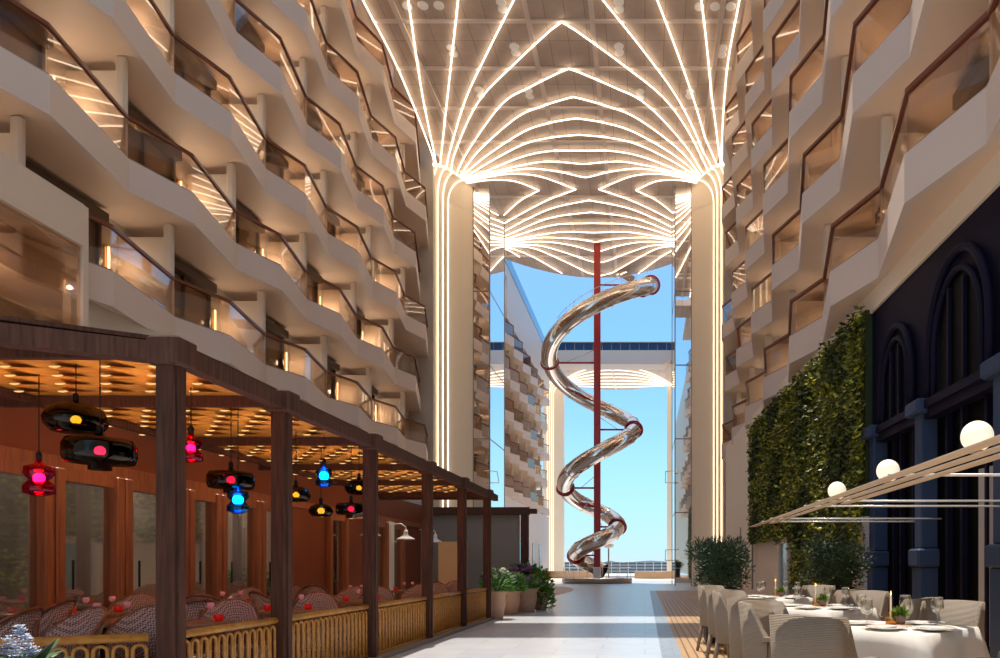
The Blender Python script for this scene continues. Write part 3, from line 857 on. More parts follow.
for y in (5.5, 8.5, 11.5, 15):
    l = bpy.data.lights.new('restaurant_lamp', 'POINT'); l.energy = 30; l.color = (1, .9, .78); l.shadow_soft_size = .1  # added fill to brighten the interior, no fixture holds it
    lo = bpy.data.objects.new('restaurant_lamp', l); lo.location = (-7.6, y, 2.45); C.objects.link(lo); lo.visible_glossy = False
tag(b.build('wall_restaurant_inner', M['restinner']), 'dim inner walls behind the restaurant glass', 'wall', None, 'structure')
b = MB(); b.box(XWALL + .0, XWALL + .12, 15.96 - .02, 16.14, .0, 2.14)
tag(b.build('trim_1', M['whitemetal']), 'white upright pilaster on the terracotta front', 'trim', None, 'structure')
for i, y in enumerate((13.9, 15.95, 18.2)):
    t = thing('wall_lamp', ('white enamel gooseneck lamp on the terracotta front, ' + ['nearest of three', 'beside the white pilaster', 'farthest of three'][i]), 'lamp', (XWALL + .05, y, 1.95), group='gooseneck lamps')
    b = MB(); b.tube([(0, 0, .12), (.3, 0, .14), (.4, 0, .06), (.4, 0, 0)], .014, 6); b.lathe([(.05, -.01), (.05, .01)], 10, (0.01, 0, .12)); b.build('arm', M['whitemetal'], t)
    b = MB(); b.lathe([(.035, 0), (.05, -.06), (.05, -.12), (.19, -.2), (.2, -.22)], 18, (.4, 0, 0)); b.build('lamp_shade', M['whitemetal'], t)

# taupe wall pavilion closing the terrace
pv = thing('pavilion', 'taupe walled pavilion with dark timber posts beyond the restaurant terrace', 'pavilion', (-5.2, 19.2, 0), kind='structure')
b = MB(); b.box(-7.6, -3.45, 19.15, 19.3, 0, 2.6); b.build('panel', M['greywall'], pv, True)
b = MB(); b.box(-7.6, -3.15, 18.98, 19.2, 2.52, 2.72); b.box(-3.2, -2.95, 19.0, 19.18, 2.55, 2.68); b.build('fascia_beam', M['walnut'], pv, True)
for x, y in ((-3.28, 19.1), (-7.0, 19.1)):
    b = MB(); b.bbox(x - .1, x + .1, y - .1, y + .1, 0, 2.53, .01); b.build('post', M['walnut'], pv, True)
b = MB(); b.box(-5.05, -4.35, 17.1, 17.16, 0, 1.72)
tag(b.build('screen', M['tanpanel']), 'plain tan upright screen at the end of the terrace', 'screen')

# ------------------------------------------------------------------ glass lanterns under the pergola
def lantern(px, py, Yd, kind, label):
    x = (px - VX) * Yd / F; z = EYE + (VY - py) * Yd / F; s = Yd / F
    o = thing('pendant_lantern', label, 'lantern', (x, Yd, z), group='blown glass pendant lanterns')
    shade, bulb, prof, br = kind
    b = MB(); b.tube([(0, 0, prof[-1][1] * s + .03), (0, 0, ZB + .12 - z)], .004, 5); b.lathe([(.02, prof[-1][1] * s - .005), (.022, prof[-1][1] * s + .05), (.008, prof[-1][1] * s + .07)], 10); b.build('cord', M['iron'], o)
    b = MB(); b.lathe([(r * s, h * s) for r, h in prof], 22); b.build('shade', M[shade], o)
    b = MB(); b.ball((0, 0, 0), br * s, 12, 8); b.build('bulb', M[bulb], o)
    b = MB(); b.lathe([(br * .55 * s, -br * 1.9 * s), (br * .7 * s, -br * .8 * s)], 10); b.build('socket', M['brass'], o)
    lan.append((x, Yd, z, bulb))
lan = []
blob = [(4, -13), (20, -12), (26, -5), (27, 1), (22, 11), (12, 16), (3, 18)]
drum = [(10, -19), (10, -13), (29, -12), (31, -6), (31, 5), (28, 11), (6, 13), (3, 17)]
jar = [(5, -18), (13, -15), (13, -8), (8, -2), (13, 4), (12, 11), (4, 14), (2, 18)]
sm = lambda p, f: [(r * f, h * f) for r, h in p]
lantern(76, 420, 5.3, ('smoke', 'bulbY', blob, 4.5), 'flattened smoked glass lantern with yellow bulb, nearest of the hanging lanterns')
lantern(100, 451, 5.2, ('smoke', 'bulbP', drum, 5), 'wide smoked glass drum lantern with pink bulb hanging below the yellow one')
lantern(39, 478, 5.6, ('pinkshade', 'bulbP', jar, 5), 'small magenta glass lantern farthest to the left')
lantern(191, 448, 6.0, ('pinkshade', 'bulbP', sm(jar, .8), 4), 'small magenta glass lantern beside the first timber post')
lantern(231, 480, 6.6, ('smoke', 'bulbR', sm(drum, .68), 4), 'smoked drum lantern with magenta bulb above the blue lantern')
lantern(238, 500, 6.5, ('blueshade', 'bulbB', sm(jar, .75), 5), 'blue glass lantern with cyan bulb below the smoked drum lantern')
lantern(324, 476, 8.2, ('blueshade', 'bulbB', sm(jar, .6), 4.5), 'blue glass lantern with cyan bulb hanging alone between second and third posts')
lantern(296, 495, 8.0, ('smoke', 'bulbY', sm(blob, .5), 3), 'small round smoked lantern with yellow bulb just right of the second post')
lantern(321, 511, 8.4, ('smoke', 'bulbY', sm(blob, .42), 3.4), 'lowest yellow lantern shining brightest between second and third posts')
lantern(359, 488, 8.6, ('smoke', 'bulbY', sm(blob, .5), 2.6), 'small round smoked lantern with yellow bulb close to the third post')
lantern(351, 509, 8.5, ('smoke', 'bulbR', sm(drum, .46), 3), 'small smoked drum lantern with magenta bulb close to the third post')
lantern(152, 487, 9.0, ('smoke', 'bulbY', sm(blob, .35), 2), 'tiny yellow lantern by the glass doors left of the first post')

# ------------------------------------------------------------------ bistro chairs and tables
def bistro_chair():
    o = thing('bistro_chair', 'woven rattan bistro chair', 'chair')
    b = MB(); b.lathe([(.2, .40), (.225, .415), (.22, .435), (1e-4, .44)], 20); b.build('seat', M['rattan'], o)
    n = 14; vs = []; rim = []
    def top(t): return .48 + .35 * math.sin(PI * (.12 + .76 * t)) ** .75
    for k in range(n + 1):
        t = k / n; a = PI * (1.08 + .84 * t); x, y = .25 * math.cos(a), .05 + .29 * math.sin(a)
        z1 = top(t); lean = .04
        vs += [(x * .9, y + .02, .44), (x, y - lean, z1), (x * .94, y - lean + .014, z1), (x * .84, y + .034, .44)]; rim.append((x, y - lean, z1))
    fs = []
    for k in range(n):
        for j in range(4): fs.append((k * 4 + j, k * 4 + 4 + j, k * 4 + 4 + (j + 1) % 4, k * 4 + (j + 1) % 4))
    b = MB(); b.add(vs, fs, 0, True); b.build('backrest', M['rattan'], o)
    b = MB(); b.tube([(rim[0][0] * .95, rim[0][1] + .02, .42)] + rim + [(rim[-1][0] * .95, rim[-1][1] + .02, .42)], .015, 6); b.tube([(0, -.24, .44), (0, -.28, .74)], .012, 6); b.build('back_frame', M['rattanframe'], o)
    for x, y in ((-.16, .16), (.16, .16), (-.16, -.17), (.16, -.17)):
        b = MB(); b.tube([(x, y, .41), (x * 1.2, y * 1.2, 0)], [.016, .013], 6); b.build('leg', M['rattanframe'], o)
    b = MB(); b.tube([(.17 * math.cos(2 * PI * i / 16), .17 * math.sin(2 * PI * i / 16), .2) for i in range(16)], .008, 5, True); b.build('stretcher', M['rattanframe'], o)
    return o
bc = Maker(bistro_chair())
def bistro_table():
    o = thing('bistro_table', 'round bistro table', 'table')
    b = MB(); b.lathe([(.3, .64), (.33, .645), (.335, .67), (.33, .68), (1e-4, .68)], 28); b.build('tabletop', M['bistroTop'], o)
    b = MB(); b.lathe([(.03, .02), (.03, .6), (.1, .64)], 12); b.build('pedestal', M['iron'], o)
    b = MB(); b.lathe([(.24, 0), (.24, .02), (.05, .05)], 18); b.build('base', M['iron'], o)
    return o
bt = Maker(bistro_table())
o = thing('candle_holder', 'red glass candle holder', 'candle holder')
b = MB(); b.lathe([(.03, 0), (.038, .02), (.038, .055), (.034, .06)], 14); b.build('cup', M['redglass'], o)
b = MB(); b.lathe([(.03, .01), (.03, .045)], 10); b.build('candle', M['candlewax'], o)
cd = Maker(o)
o = thing('goblet', 'pink goblet', 'glass')
b = MB(); b.lathe([(.014, .1), (.026, .115), (.03, .135), (.024, .155)], 14); b.build('bowl', M['pinkglass'], o)
b = MB(); b.lathe([(.034, 0), (.03, .004), (.005, .01), (.004, .1), (.018, .105)], 12); b.build('stem', M['clearglass'], o)
gb = Maker(o)
tables = [(92, 6.9, 'left of the second chair row nearest the glass doors', None), (104, 5.9, 'nearest, just inside the angled cane fence', None),
          (207, 5.75, 'just right of the first timber post', None), (226, 8.4, 'against the glass doors past the first post', None),
          (300, 7.3, 'just right of the second timber post', None), (352, 10.9, 'in front of the dark restaurant door', None),
          (380, 9.2, 'just right of the third timber post', None), (405, 13.0, 'below the white pilaster', None)]
for n, (px, y, where, _) in enumerate(tables):
    x = min(max((px - VX) * y / F, XWALL + .42), PX - .45)
    bt.put((x, y, 0), 0, 'round bistro table ' + where, 'bistro tables on the terrace')
    where2 = 'on the bistro table ' + where
    if n == 3: where2 = 'on the bistro table against the glass doors'
    if n == 0: where2 = 'on the bistro table by the leftmost chairs'
    for i, (dx, dy) in enumerate(((-.16, -.05), (.2, .08))):
        cd.put((x + dx, y + dy, .681), 0, ('left ' if i == 0 else 'right ') + 'red glass candle holder ' + where2, 'red candle holders')
    for i, (dx, dy) in enumerate(((.02, -.1), (.1, .13))):
        gb.put((x + dx, y + dy, .681), 0, ('nearer ' if i == 0 else 'farther ') + 'pink goblet ' + where2, 'pink goblets')
chairs = [(36, 6.35, 100, 'leftmost, half turned by the glass doors'), (58, 4.95, 160, 'nearest the angled cane fence, left of two'), (132, 7.4, 200, 'tall round back left of the first post'),
          (138, 5.15, 190, 'nearest the angled cane fence, right of two'), (196, 6.6, 40, 'directly right of the first post'), (242, 6.2, 200, 'large back showing above the fence between first and second posts'),
          (240, 9.5, 180, 'facing the glass doors behind the second fence section'), (263, 10.6, 150, 'by the last oak door before the terracotta wall'), (329, 7.85, 200, 'large back above the fence between second and third posts'),
          (312, 11.3, 30, 'in front of the blank terracotta wall'), (345, 9.9, 170, 'left of the third post'), (396, 9.6, 190, 'large back above the fence right of the third post'),
          (411, 11.3, 160, 'behind the fence halfway to the fourth post'), (440, 12.3, 190, 'right of the fourth post'), (433, 13.9, 20, 'by the white enamel lamp'),
          (467, 13.6, 190, 'last above the farthest fence section'), (205, 7.7, 20, 'with its back half hidden by the first post'), (275, 8.6, 330, 'behind the second post'), (-6, 5.15, 100, 'cut by the photo edge beside the blue flowers')]
for px, y, a, where in chairs:
    x = (px - VX) * y / F; x = min(max(x, XWALL + .38), PX - .4)
    bc.put((x, y, 0), R(a), 'woven rattan bistro chair ' + where, 'rattan bistro chairs on the terrace')

# ------------------------------------------------------------------ flower pots at the end of the terrace
def pot(px, y, r, h, label):
    x = (px - VX) * y / F
    o = thing('flower_pot', label, 'flower pot', (x, y, 0), group='clay flower pots')
    b = MB(); b.lathe([(r * .62, 0), (r * .68, .01), (r * .95, h * .55), (r * .9, h * .85), (r * 1.05, h * .93), (r * 1.05, h), (r * .9, h), (r * .88, h * .9)], 24); b.build('pot', M['potclay'], o)
    b = MB(); b.lathe([(r * .89, h * .9), (1e-4, h * .92)], 20); b.build('soil', M['soil'], o)
    return o, h
def plant(o, h, rr, hh, leaves, petals, n, np_, seed, L_=.14, droop=0):
    rnd = random.Random(seed); b = MB()
    for i in range(n):
        a = rnd.uniform(0, 2 * PI); q = rr * math.sqrt(rnd.random()); z = h + hh * rnd.random() * (1 - .5 * (q / rr) ** 2) - (droop * rnd.random() if q > rr * .6 else 0)
        d = (math.cos(a) * (.4 + q / rr), math.sin(a) * (.4 + q / rr), rnd.uniform(-.3, .9))
        b.leaf((q * math.cos(a), q * math.sin(a), z), d, (rnd.uniform(-1, 1), rnd.uniform(-1, 1), 1), L_ * rnd.uniform(.6, 1.2), L_ * .45, rnd.choice((0, 0, 1, 2)))
    b.build('leaf_mass', [M[x] for x in leaves], o)
    b = MB()
    for i in range(10): b.tube([(0, 0, h * .85), (rr * .5 * math.cos(i), rr * .5 * math.sin(i), h + hh * .6)], .008, 5)
    b.build('stem', M['leafD'], o)
    for i in range(np_):
        a = rnd.uniform(0, 2 * PI); q = rr * (.2 + .8 * rnd.random()); z = h + hh * (.6 + .45 * rnd.random()) * (1 - .35 * q / rr)
        p = Vector((q * math.cos(a), q * math.sin(a), z)); f = MB()
        for k in range(6):
            an = 2 * PI * k / 6; f.leaf(p, (math.cos(an), math.sin(an), .5), (0, 0, 1), .085, .07)
            f.leaf(p + Vector((0, 0, .01)), (math.cos(an + .5), math.sin(an + .5), 1.3), (0, 0, 1), .07, .055)
        f.ball(tuple(p + Vector((0, 0, .012))), .016, 6, 4)
        f.build('flower', M[petals], o)
LV_ = ('leafG', 'leafD', 'leafG')
o, h = pot(497, 14.95, .19, .6, 'clay flower pot of white flowers against the last timber post'); plant(o, h, .3, .5, LV_, 'petalW', 300, 22, 1)
o, h = pot(511, 16.4, .23, .55, 'clay flower pot of pale flowers second from the last timber post'); plant(o, h, .34, .45, LV_, 'petalW', 300, 14, 2)
o, h = pot(526, 17.2, .29, .58, 'wide clay flower pot of pink violet flowers in front of the tall pot'); plant(o, h, .34, .3, LV_, 'petalP', 240, 18, 3)
o, h = pot(523, 18.3, .3, .78, 'tall clay flower pot with purple blooms standing at the back of the group'); plant(o, h, .4, .38, ('leafG', 'leafD', 'leafD'), 'petalP', 640, 60, 4, .18, .15)
o, h = pot(541, 17.9, .19, .45, 'clay flower pot hidden under a bright green trailing bush'); plant(o, h, .27, .62, ('leafG', 'leafY', 'leafG'), 'petalO', 760, 6, 5, .15, .5)
o, h = pot(12, 3.5, .17, .36, 'pot of pale blue flowers in the near left corner'); 
rnd = random.Random(9); b = MB()
for i in range(80):
    a = rnd.uniform(0, 2 * PI); b.leaf((.03 * math.cos(a), .03 * math.sin(a), h + rnd.uniform(.05, .34)), (math.cos(a), math.sin(a), rnd.uniform(.0, .7)), (0, 0, 1), rnd.uniform(.16, .28), .07, rnd.choice((0, 1)))
b.build('leaf_mass', [M['leafD'], M['oliveA']], o)
for c in range(4):
    cx, cy, cz = ((.07, -.03, .42), (-.05, .03, .36), (.02, .05, .36), (.1, .0, .32))[c]
    f = MB()
    for i in range(70):
        a, q = rnd.uniform(0, 2 * PI), rnd.random(); z = rnd.random()
        r = .055 * (1 - z * .75) * (.6 + .4 * q); p = Vector((cx + r * math.cos(a), cy + r * math.sin(a), h + cz - .1 + z * .17))
        for k in range(4): f.leaf(p, (math.cos(k * PI / 2 + i), math.sin(k * PI / 2 + i), .3), (0, 0, 1), .022, .018)
    f.build('flower', M['petalB'], o)
b = MB()
for c in ((.07, -.03), (-.05, .03), (.02, .05), (.1, .0)): b.tube([(0, 0, .25), (c[0], c[1], h + .34)], .006, 5)
b.build('stem', M['leafD'], o)
# ------------------------------------------------------------------ right side: podium wall, living wall, navy shopfront
b = MB()
ZW = 4.67 + EYE
b.prism([(Xw(4) , 4), (Xw(31), 31), (6.4, 31), (6.4, 4)], ZW - .02, ZW + .6)
b.prism([(Xw(12.9) + .12, 12.9), (Xw(24.3) + .1, 24.3), (Xw(24.35), 24.35), (Xw(31), 31), (6.4, 31), (6.4, 12.9)], 0, ZW)
tag(b.build('wall_podium_right', M['podium']), 'white podium wall under the first right balcony', 'wall', None, 'structure')
b = MB(); b.box(Xw(27) - .03, Xw(27) + .03, 27, 27.12, .3, 2.6); b.box(Xw(24.6) - .04, Xw(24.6) + .02, 24.5, 24.62, .3, 2.3)
tag(b.build('trim_2', M['greywall']), 'thin dark uprights on the white podium wall beyond the living wall', 'trim', None, 'structure')
t = thing('door_11', 'narrow teal glass door cut into the foot of the living wall', 'door', (Xw(19.6), 19.6, 0), kind='structure')
b = MB()
xd = Xw(20) - .1
for ya, yb in ((18.55, 18.67), (19.75, 19.87)): b.box(xd - .06, xd + .1, ya, yb, 0, 1.85)
b.box(xd - .06, xd + .1, 18.55, 19.87, 1.75, 1.87); b.build('frame', M['fascia'], t, True)
b = MB(); b.box(xd, xd + .03, 18.67, 19.75, .02, 1.75); b.build('pane', M['teal'], t, True)

# living wall
G0, G1 = 12.95, 24.3
gw = thing('living_wall', 'tall green living wall of climbing leaves between white wall and navy shopfront', 'living wall', (Xw(18), 18, 0))
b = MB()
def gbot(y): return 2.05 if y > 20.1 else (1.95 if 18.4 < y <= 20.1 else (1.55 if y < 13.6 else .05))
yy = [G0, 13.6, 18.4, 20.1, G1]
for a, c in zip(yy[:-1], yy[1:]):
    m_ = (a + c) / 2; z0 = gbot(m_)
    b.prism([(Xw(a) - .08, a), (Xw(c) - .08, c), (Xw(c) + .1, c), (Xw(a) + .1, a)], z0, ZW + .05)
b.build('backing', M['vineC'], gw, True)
rnd = random.Random(11); b = MB()
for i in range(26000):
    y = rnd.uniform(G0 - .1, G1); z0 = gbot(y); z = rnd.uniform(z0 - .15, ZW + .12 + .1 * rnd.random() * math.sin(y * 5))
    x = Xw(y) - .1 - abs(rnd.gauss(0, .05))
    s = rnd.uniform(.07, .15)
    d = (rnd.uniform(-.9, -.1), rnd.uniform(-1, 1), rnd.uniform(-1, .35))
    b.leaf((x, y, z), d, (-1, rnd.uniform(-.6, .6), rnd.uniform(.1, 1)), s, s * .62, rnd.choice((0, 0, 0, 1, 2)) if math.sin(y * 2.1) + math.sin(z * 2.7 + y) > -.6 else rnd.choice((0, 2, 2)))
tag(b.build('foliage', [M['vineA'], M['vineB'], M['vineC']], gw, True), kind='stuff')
b = MB(); b.box(Xw(13.2) - .14, Xw(13.2) + .1, 12.92, 13.55, 0, 2.05)
tag(b.build('trim_3', M['fascia']), 'white pier at the foot of the living wall beside the navy shopfront', 'trim', None, 'structure')

# navy shopfront
sf = thing('wall_shopfront', 'navy blue shopfront with arched windows and slate blue pilasters', 'wall', (Xw(9), 9, 0), kind='structure')
b = MB(); b.prism([(Xw(3) + .05, 3), (Xw(12.95) + .05, 12.95), (Xw(12.95) + .5, 12.95), (Xw(3) + .5, 3)], 3.55, ZW); b.build('upper_wall', M['navy'], sf, True)
b = MB(); b.prism([(Xw(3) + .2, 3), (Xw(12.95) + .2, 12.95), (Xw(12.95) + .5, 12.95), (Xw(3) + .5, 3)], 0, 3.6); b.build('shop_window', M['navyglass'], sf, True)
b = MB(); b.prism([(Xw(3) - .06, 3), (Xw(12.95) - .06, 12.95), (Xw(12.95) + .2, 12.95), (Xw(3) + .2, 3)], 3.5, 3.62); b.prism([(Xw(3), 3), (Xw(12.95), 12.95), (Xw(12.95) + .2, 12.95), (Xw(3) + .2, 3)], 3.36, 3.5); b.build('cornice', M['navy'], sf, True)
for y in (12.75, 10.75, 8.45, 6.1):
    x = Xw(y)
    b = MB(); b.bbox(x - .04, x + .25, y - .14, y + .14, 1.4, 3.5, .02); b.bbox(x - .07, x + .25, y - .16, y + .16, 0, 1.12, .02); b.build('pilaster', M['navylight'], sf, True)
    b = MB(); b.bbox(x - .12, x + .25, y - .21, y + .21, 1.12, 1.4, .03); b.build('plinth_block', M['navylight'], sf, True)
    b = MB(); b.bbox(x - .15, x + .25, y - .26, y + .26, 3.44, 3.66, .03); b.build('capital', M['navylight'], sf, True)
for yc, r in ((11.75, .72), (9.6, .92), (7.2, .95)):
    x = Xw(yc) + .03; zs = 4.2 if r < .8 else 4.25
    n = 16
    win = [(x, yc - r * .74, 3.66), (x, yc + r * .74, 3.66)] + [(x, yc + r * .74 * math.cos(PI * k / n), zs + r * .98 * math.sin(PI * k / n)) for k in range(n + 1)]
    b = MB(); b.add(win, [tuple(range(len(win)))]); b.build('arched_pane', M['navyglass'], sf, True)
    for nm, q, th in (('inner_arch', .8, .045), ('outer_arch', 1.02, .06)):
        pts = [(x - .03, yc - r * q, 3.66)] + [(x - .03, yc - r * q * math.cos(PI * k / n), zs + r * q * 1.28 * math.sin(PI * k / n)) for k in range(n + 1)] + [(x - .03, yc + r * q, 3.66)]
        b = MB(); b.tube(pts, th, 8); b.build(nm, M['navy'], sf, True)
    b = MB()
    for dy in (-.25, .25): b.box(x - .05, x + .02, yc + r * dy - .025, yc + r * dy + .025, 3.66, zs + r * .85)
    b.build('mullion', M['navy'], sf, True)
b = MB()
for ya, yb in ((10.98, 12.5), (8.7, 10.5)):
    for y in (ya + .35, (ya + yb) / 2 + .1, yb - .35): b.box(Xw(y) + .12, Xw(y) + .22, y - .03, y + .03, .1, 3.4)
    b.prism([(Xw(ya) + .12, ya), (Xw(yb) + .12, yb), (Xw(yb) + .22, yb), (Xw(ya) + .22, ya)], 2.5, 2.58)
b.build('glazing_bar', M['navy'], sf, True)
b = MB(); b.prism([(Xw(7.2) + .15, 6.35), (Xw(9.1) + .15, 9.3), (Xw(9.1) + .19, 9.3), (Xw(7.2) + .19, 6.35)], .1, 2.42); b.build('blind', M['paleblind'], sf, True)  # pale sheet standing in for daylight on the shop window

# slatted awning with globe lamps
HA = .66 + EYE
aw = thing('awning', 'tan slatted awning frame reaching from the navy shopfront over the tables', 'awning', (2.0, 8, HA))
for x0, x1, y1 in ((1.82, 1.92, 12.2), (1.98, 2.06, 11.2), (2.125, 2.21, 7.6)):
    b = MB(); b.box(x0, x1, 2.6, y1, HA, HA + .01); b.build('slat', M['awning'], aw, True)
for i, y in enumerate((5.3, 7.45, 8.1, 10.3, 11.0)):
    b = MB(); b.tube([(1.84, y, HA + .022), (Xw(y) + .12, y, HA + .022)], .011, 8); b.build('rod', M['rod'], aw, True)
for i, (px, py) in enumerate(((977, 429), (888, 466), (837, 486))):
    dx = px - VX; y = 2.05 * F / dx; r = .0465 * 2.05
    o = thing('globe_lamp', ('largest ', 'middle ', 'smallest ')[i] + 'white globe lamp standing on the tan awning slats', 'lamp', (2.05, y, HA + .034), group='globe lamps on the awning')
    b = MB(); b.ball((0, 0, r + .005), r, 24, 14); b.build('globe', M['globe'], o)
    b = MB(); b.lathe([(r * .5, 0), (r * .45, .012)], 16); b.build('base', M['brass'], o)

# ------------------------------------------------------------------ outdoor dining
def resin_chair():
    o = thing('dining_chair', 'taupe woven resin armchair', 'chair')
    b = MB(); b.bbox(-.2, .2, -.18, .24, .36, .44, .03); b.build('seat', M['resin'], o)
    plan = [(-.215, .02), (-.22, -.1), (-.21, -.19), (-.13, -.222), (0, -.232), (.13, -.222), (.21, -.19), (.22, -.1), (.215, .02)]
    pts = smooth_curve([(x, y, 0) for x, y in plan], 4); n = len(pts); vs = []
    for i, p in enumerate(pts):
        t = abs(2 * i / (n - 1) - 1); s = max(0, (t - .66) / .34)
        top = .88 - .02 * t if s <= 0 else .87 - .26 * (3 * s * s - 2 * s ** 3)
        for z, lean in ((.34, 0), ((.34 + top) / 2, .03), (top, .075)):
            k = 1 + .03 * (z - .34); vs.append((p.x * k, p.y - lean * max(0, -p.y * 3.4), z))
        q = 1 - .12
        for z, lean in ((top, .075), ((.34 + top) / 2, .03), (.34, 0)):
            k = (1 + .03 * (z - .34)) * .89; vs.append((p.x * k, (p.y + .03) - lean * max(0, -p.y * 3.4), z))
    fs = []
    for i in range(n - 1):
        for j in range(6): fs.append((i * 6 + j, i * 6 + 6 + j, i * 6 + 6 + (j + 1) % 6, i * 6 + (j + 1) % 6))
    fs += [(5, 4, 3, 2, 1, 0), tuple((n - 1) * 6 + j for j in range(6))]
    b = MB(); b.add(vs, fs, 0, True); b.build('backrest', M['resin'], o)
    for s in (-1, 1):
        b = MB(); b.bar((s * .212, -.02, .615), (s * .212, .24, .60), .05, .03); b.bar((s * .21, .225, .6), (s * .2, .22, .4), .045, .04); b.build('armrest', M['resinframe'], o)
        b = MB(); b.tube([(s * .18, .19, .37), (s * .2, .23, 0)], [.028, .02], 8); b.build('leg', M['resinframe'], o)
        b = MB(); b.tube([(s * .18, -.18, .37), (s * .2, -.25, 0)], [.028, .02], 8); b.build('leg', M['resinframe'], o)
    b = MB(); b.bar((-.2, .2, .34), (.2, .2, .34), .03, .05); b.bar((-.2, -.18, .34), (.2, -.18, .34), .03, .05); b.build('apron', M['resinframe'], o)
    return o
rc = Maker(resin_chair())
def dining_table():
    o = thing('dining_table', 'square dining table', 'table')
    b = MB(); b.bbox(-.38, .38, -.38, .38, .705, .735, .01); b.build('tabletop', M['resinframe'], o)
    for x in (-.33, .33):
        for y in (-.33, .33):
            b = MB(); b.bbox(x - .03, x + .03, y - .03, y + .03, 0, .705, .005); b.build('leg', M['resinframe'], o)
    return o
dt = Maker(dining_table())
def cloth(name, half, drop, mat_, z, wav, seed):
    b = MB(); rnd = random.Random(seed); n = 44; rows = []
    per = []
    for s in range(4):
        for i in range(n // 4):
            t = i / (n // 4); c = [(-1, -1), (1, -1), (1, 1), (-1, 1)]; p, q = c[s], c[(s + 1) % 4]
            per.append((p[0] + (q[0] - p[0]) * t, p[1] + (q[1] - p[1]) * t))
    vs = [(0, 0, z)]
    for x, y in per: vs.append((x * half, y * half, z))
    for r in (1, 2, 3):
        for i, (x, y) in enumerate(per):
            corner = max(0, (abs(x * y) - .55) / .45)
            out = 1 + (.012 + wav * .5 * (1 + math.sin(i * 1.35 + seed)) * r / 3 + corner * .06 * r / 3) / half
            dz = drop * (r / 3) * (1 + .55 * corner)
            vs.append((x * half * out, y * half * out, z - dz))
    k = len(per); fs = [(0, 1 + i, 1 + (i + 1) % k) for i in range(k)]
    for r in range(3):
        for i in range(k):
            j = (i + 1) % k; a = 1 + r * k; fs.append((a + i, a + k + i, a + k + j, a + j))
    b.add(vs, fs, 0, True)
    for i in range(k): b.s[i] = False
    return b.build(name, mat_)
tc = Maker(tag(cloth('tablecloth', .41, .2, M['cloth'], .741, .02, 1), 'white tablecloth', 'tablecloth'))
to = Maker(tag(cloth('table_overlay', .3, .012, M['cloth2'], .747, .004, 2), 'ivory cloth', 'tablecloth'))
o = thing('wine_glass', 'wine glass', 'glass')
b = MB(); b.lathe([(.004, .085), (.03, .1), (.041, .13), (.038, .17), (.034, .195), (.0325, .195), (.0365, .17), (.039, .13), (.028, .103)], 18); b.build('bowl', M['clearglass'], o)
b = MB(); b.lathe([(.036, 0), (.034, .003), (.006, .01), (.004, .05), (.005, .088)], 16); b.build('stem', M['clearglass'], o)
wg = Maker(o)
o = thing('plate', 'plate', 'plate')
b = MB(); b.lathe([(.07, 0), (.08, .004), (.13, .014), (.128, .018), (.08, .008), (1e-4, .007)], 28); b.build('dish', M['porcelain'], o)
b = MB(); b.bbox(-.08, .08, -.035, .035, .009, .022, .005); b.build('napkin', M['cloth'], o)
plt = Maker(o)
o = thing('candlestick', 'candle', 'candle')
b = MB(); b.lathe([(.035, 0), (.035, .05), (.012, .06), (.012, .09)], 14); b.build('holder', M['brass'], o)
b = MB(); b.lathe([(.007, .08), (.007, .19), (.004, .2)], 10); b.build('candle', M['candlewax'], o)
b = MB(); b.lathe([(.001, .2), (.004, .208), (.001, .225)], 8); b.build('flame', M['flame'], o)
ck = Maker(o)
o = thing('table_plant', 'plant', 'plant')
b = MB(); b.lathe([(.03, 0), (.04, .06), (.036, .06)], 14); b.build('pot', M['resinframe'], o)
b = MB(); rnd = random.Random(4)
for i in range(120):
    a = rnd.uniform(0, 2 * PI); e = rnd.uniform(-.2, 1.4); b.leaf((0.01 * math.cos(a), .01 * math.sin(a), .07), (math.cos(a) * math.cos(e), math.sin(a) * math.cos(e), math.sin(e)), (0, 0, 1), .07 * rnd.uniform(.6, 1), .02)
b.build('leaf_mass', M['moss'], o)
tp = Maker(o)
o = tag(MB().bbox(-.12, .12, -.08, .08, 0, .004, .001).build('placemat', M['placemat']), 'mat', 'placemat'); pm = Maker(o)
TY = [(1.62, 4.62), (1.62, 6.68), (1.62, 8.75)]
TN = ['nearest dining table', 'second dining table', 'farthest dining table']
for i, (x, y) in enumerate(TY):
    tn = TN[i]; on = 'on the ' + tn
    dt.put((x, y, 0), R(45), 'square ' + tn + ' under a white cloth on the timber deck', 'outdoor dining tables')
    tc.put((x, y, 0), R(45), 'white tablecloth draped over the ' + tn, 'white tablecloths')
    to.put((x, y, 0), R(45), 'ivory square overlay cloth lying flat ' + on, 'ivory overlay cloths')
    zt = .7485
    for j, (dx, dy, w) in enumerate(((-.22, -.2, 'front left'), (.26, -.12, 'front right'), (-.1, .3, 'back left'), (.18, .22, 'back right'), (.02, -.02, 'middle'))):
        if j == 4: continue
        wg.put((x + dx, y + dy, zt), 0, 'clear stemmed wine glass at the %s %s' % (w, on), 'wine glasses on the dining tables')
    for j, (dx, dy, w, a) in enumerate(((-.12, -.26, 'near left', 45), (.2, -.26, 'near right', -45), (-.22, .14, 'far left', -45), (.3, .12, 'far right', 45))):
        dx, dy = dx * .9, dy * .9
        if w == 'near right': dx, dy = .16, -.3
        plt.put((x + dx, y + dy, zt), R(a), 'white plate with folded napkin at the %s side %s' % (w, on), 'white plates')
    ck.put((x + .02, y + .05, zt), 0, 'slim lit candle in brass holder ' + on, 'lit candles')
    tp.put((x + .1, y + .1, zt), 0, 'small green plant in a taupe cup ' + on, 'small table plants')
    pm.put((x + .0, y + .02, zt - .0005 + .0), R(10), 'copper coloured placemat in the middle ' + on, 'copper placemats')
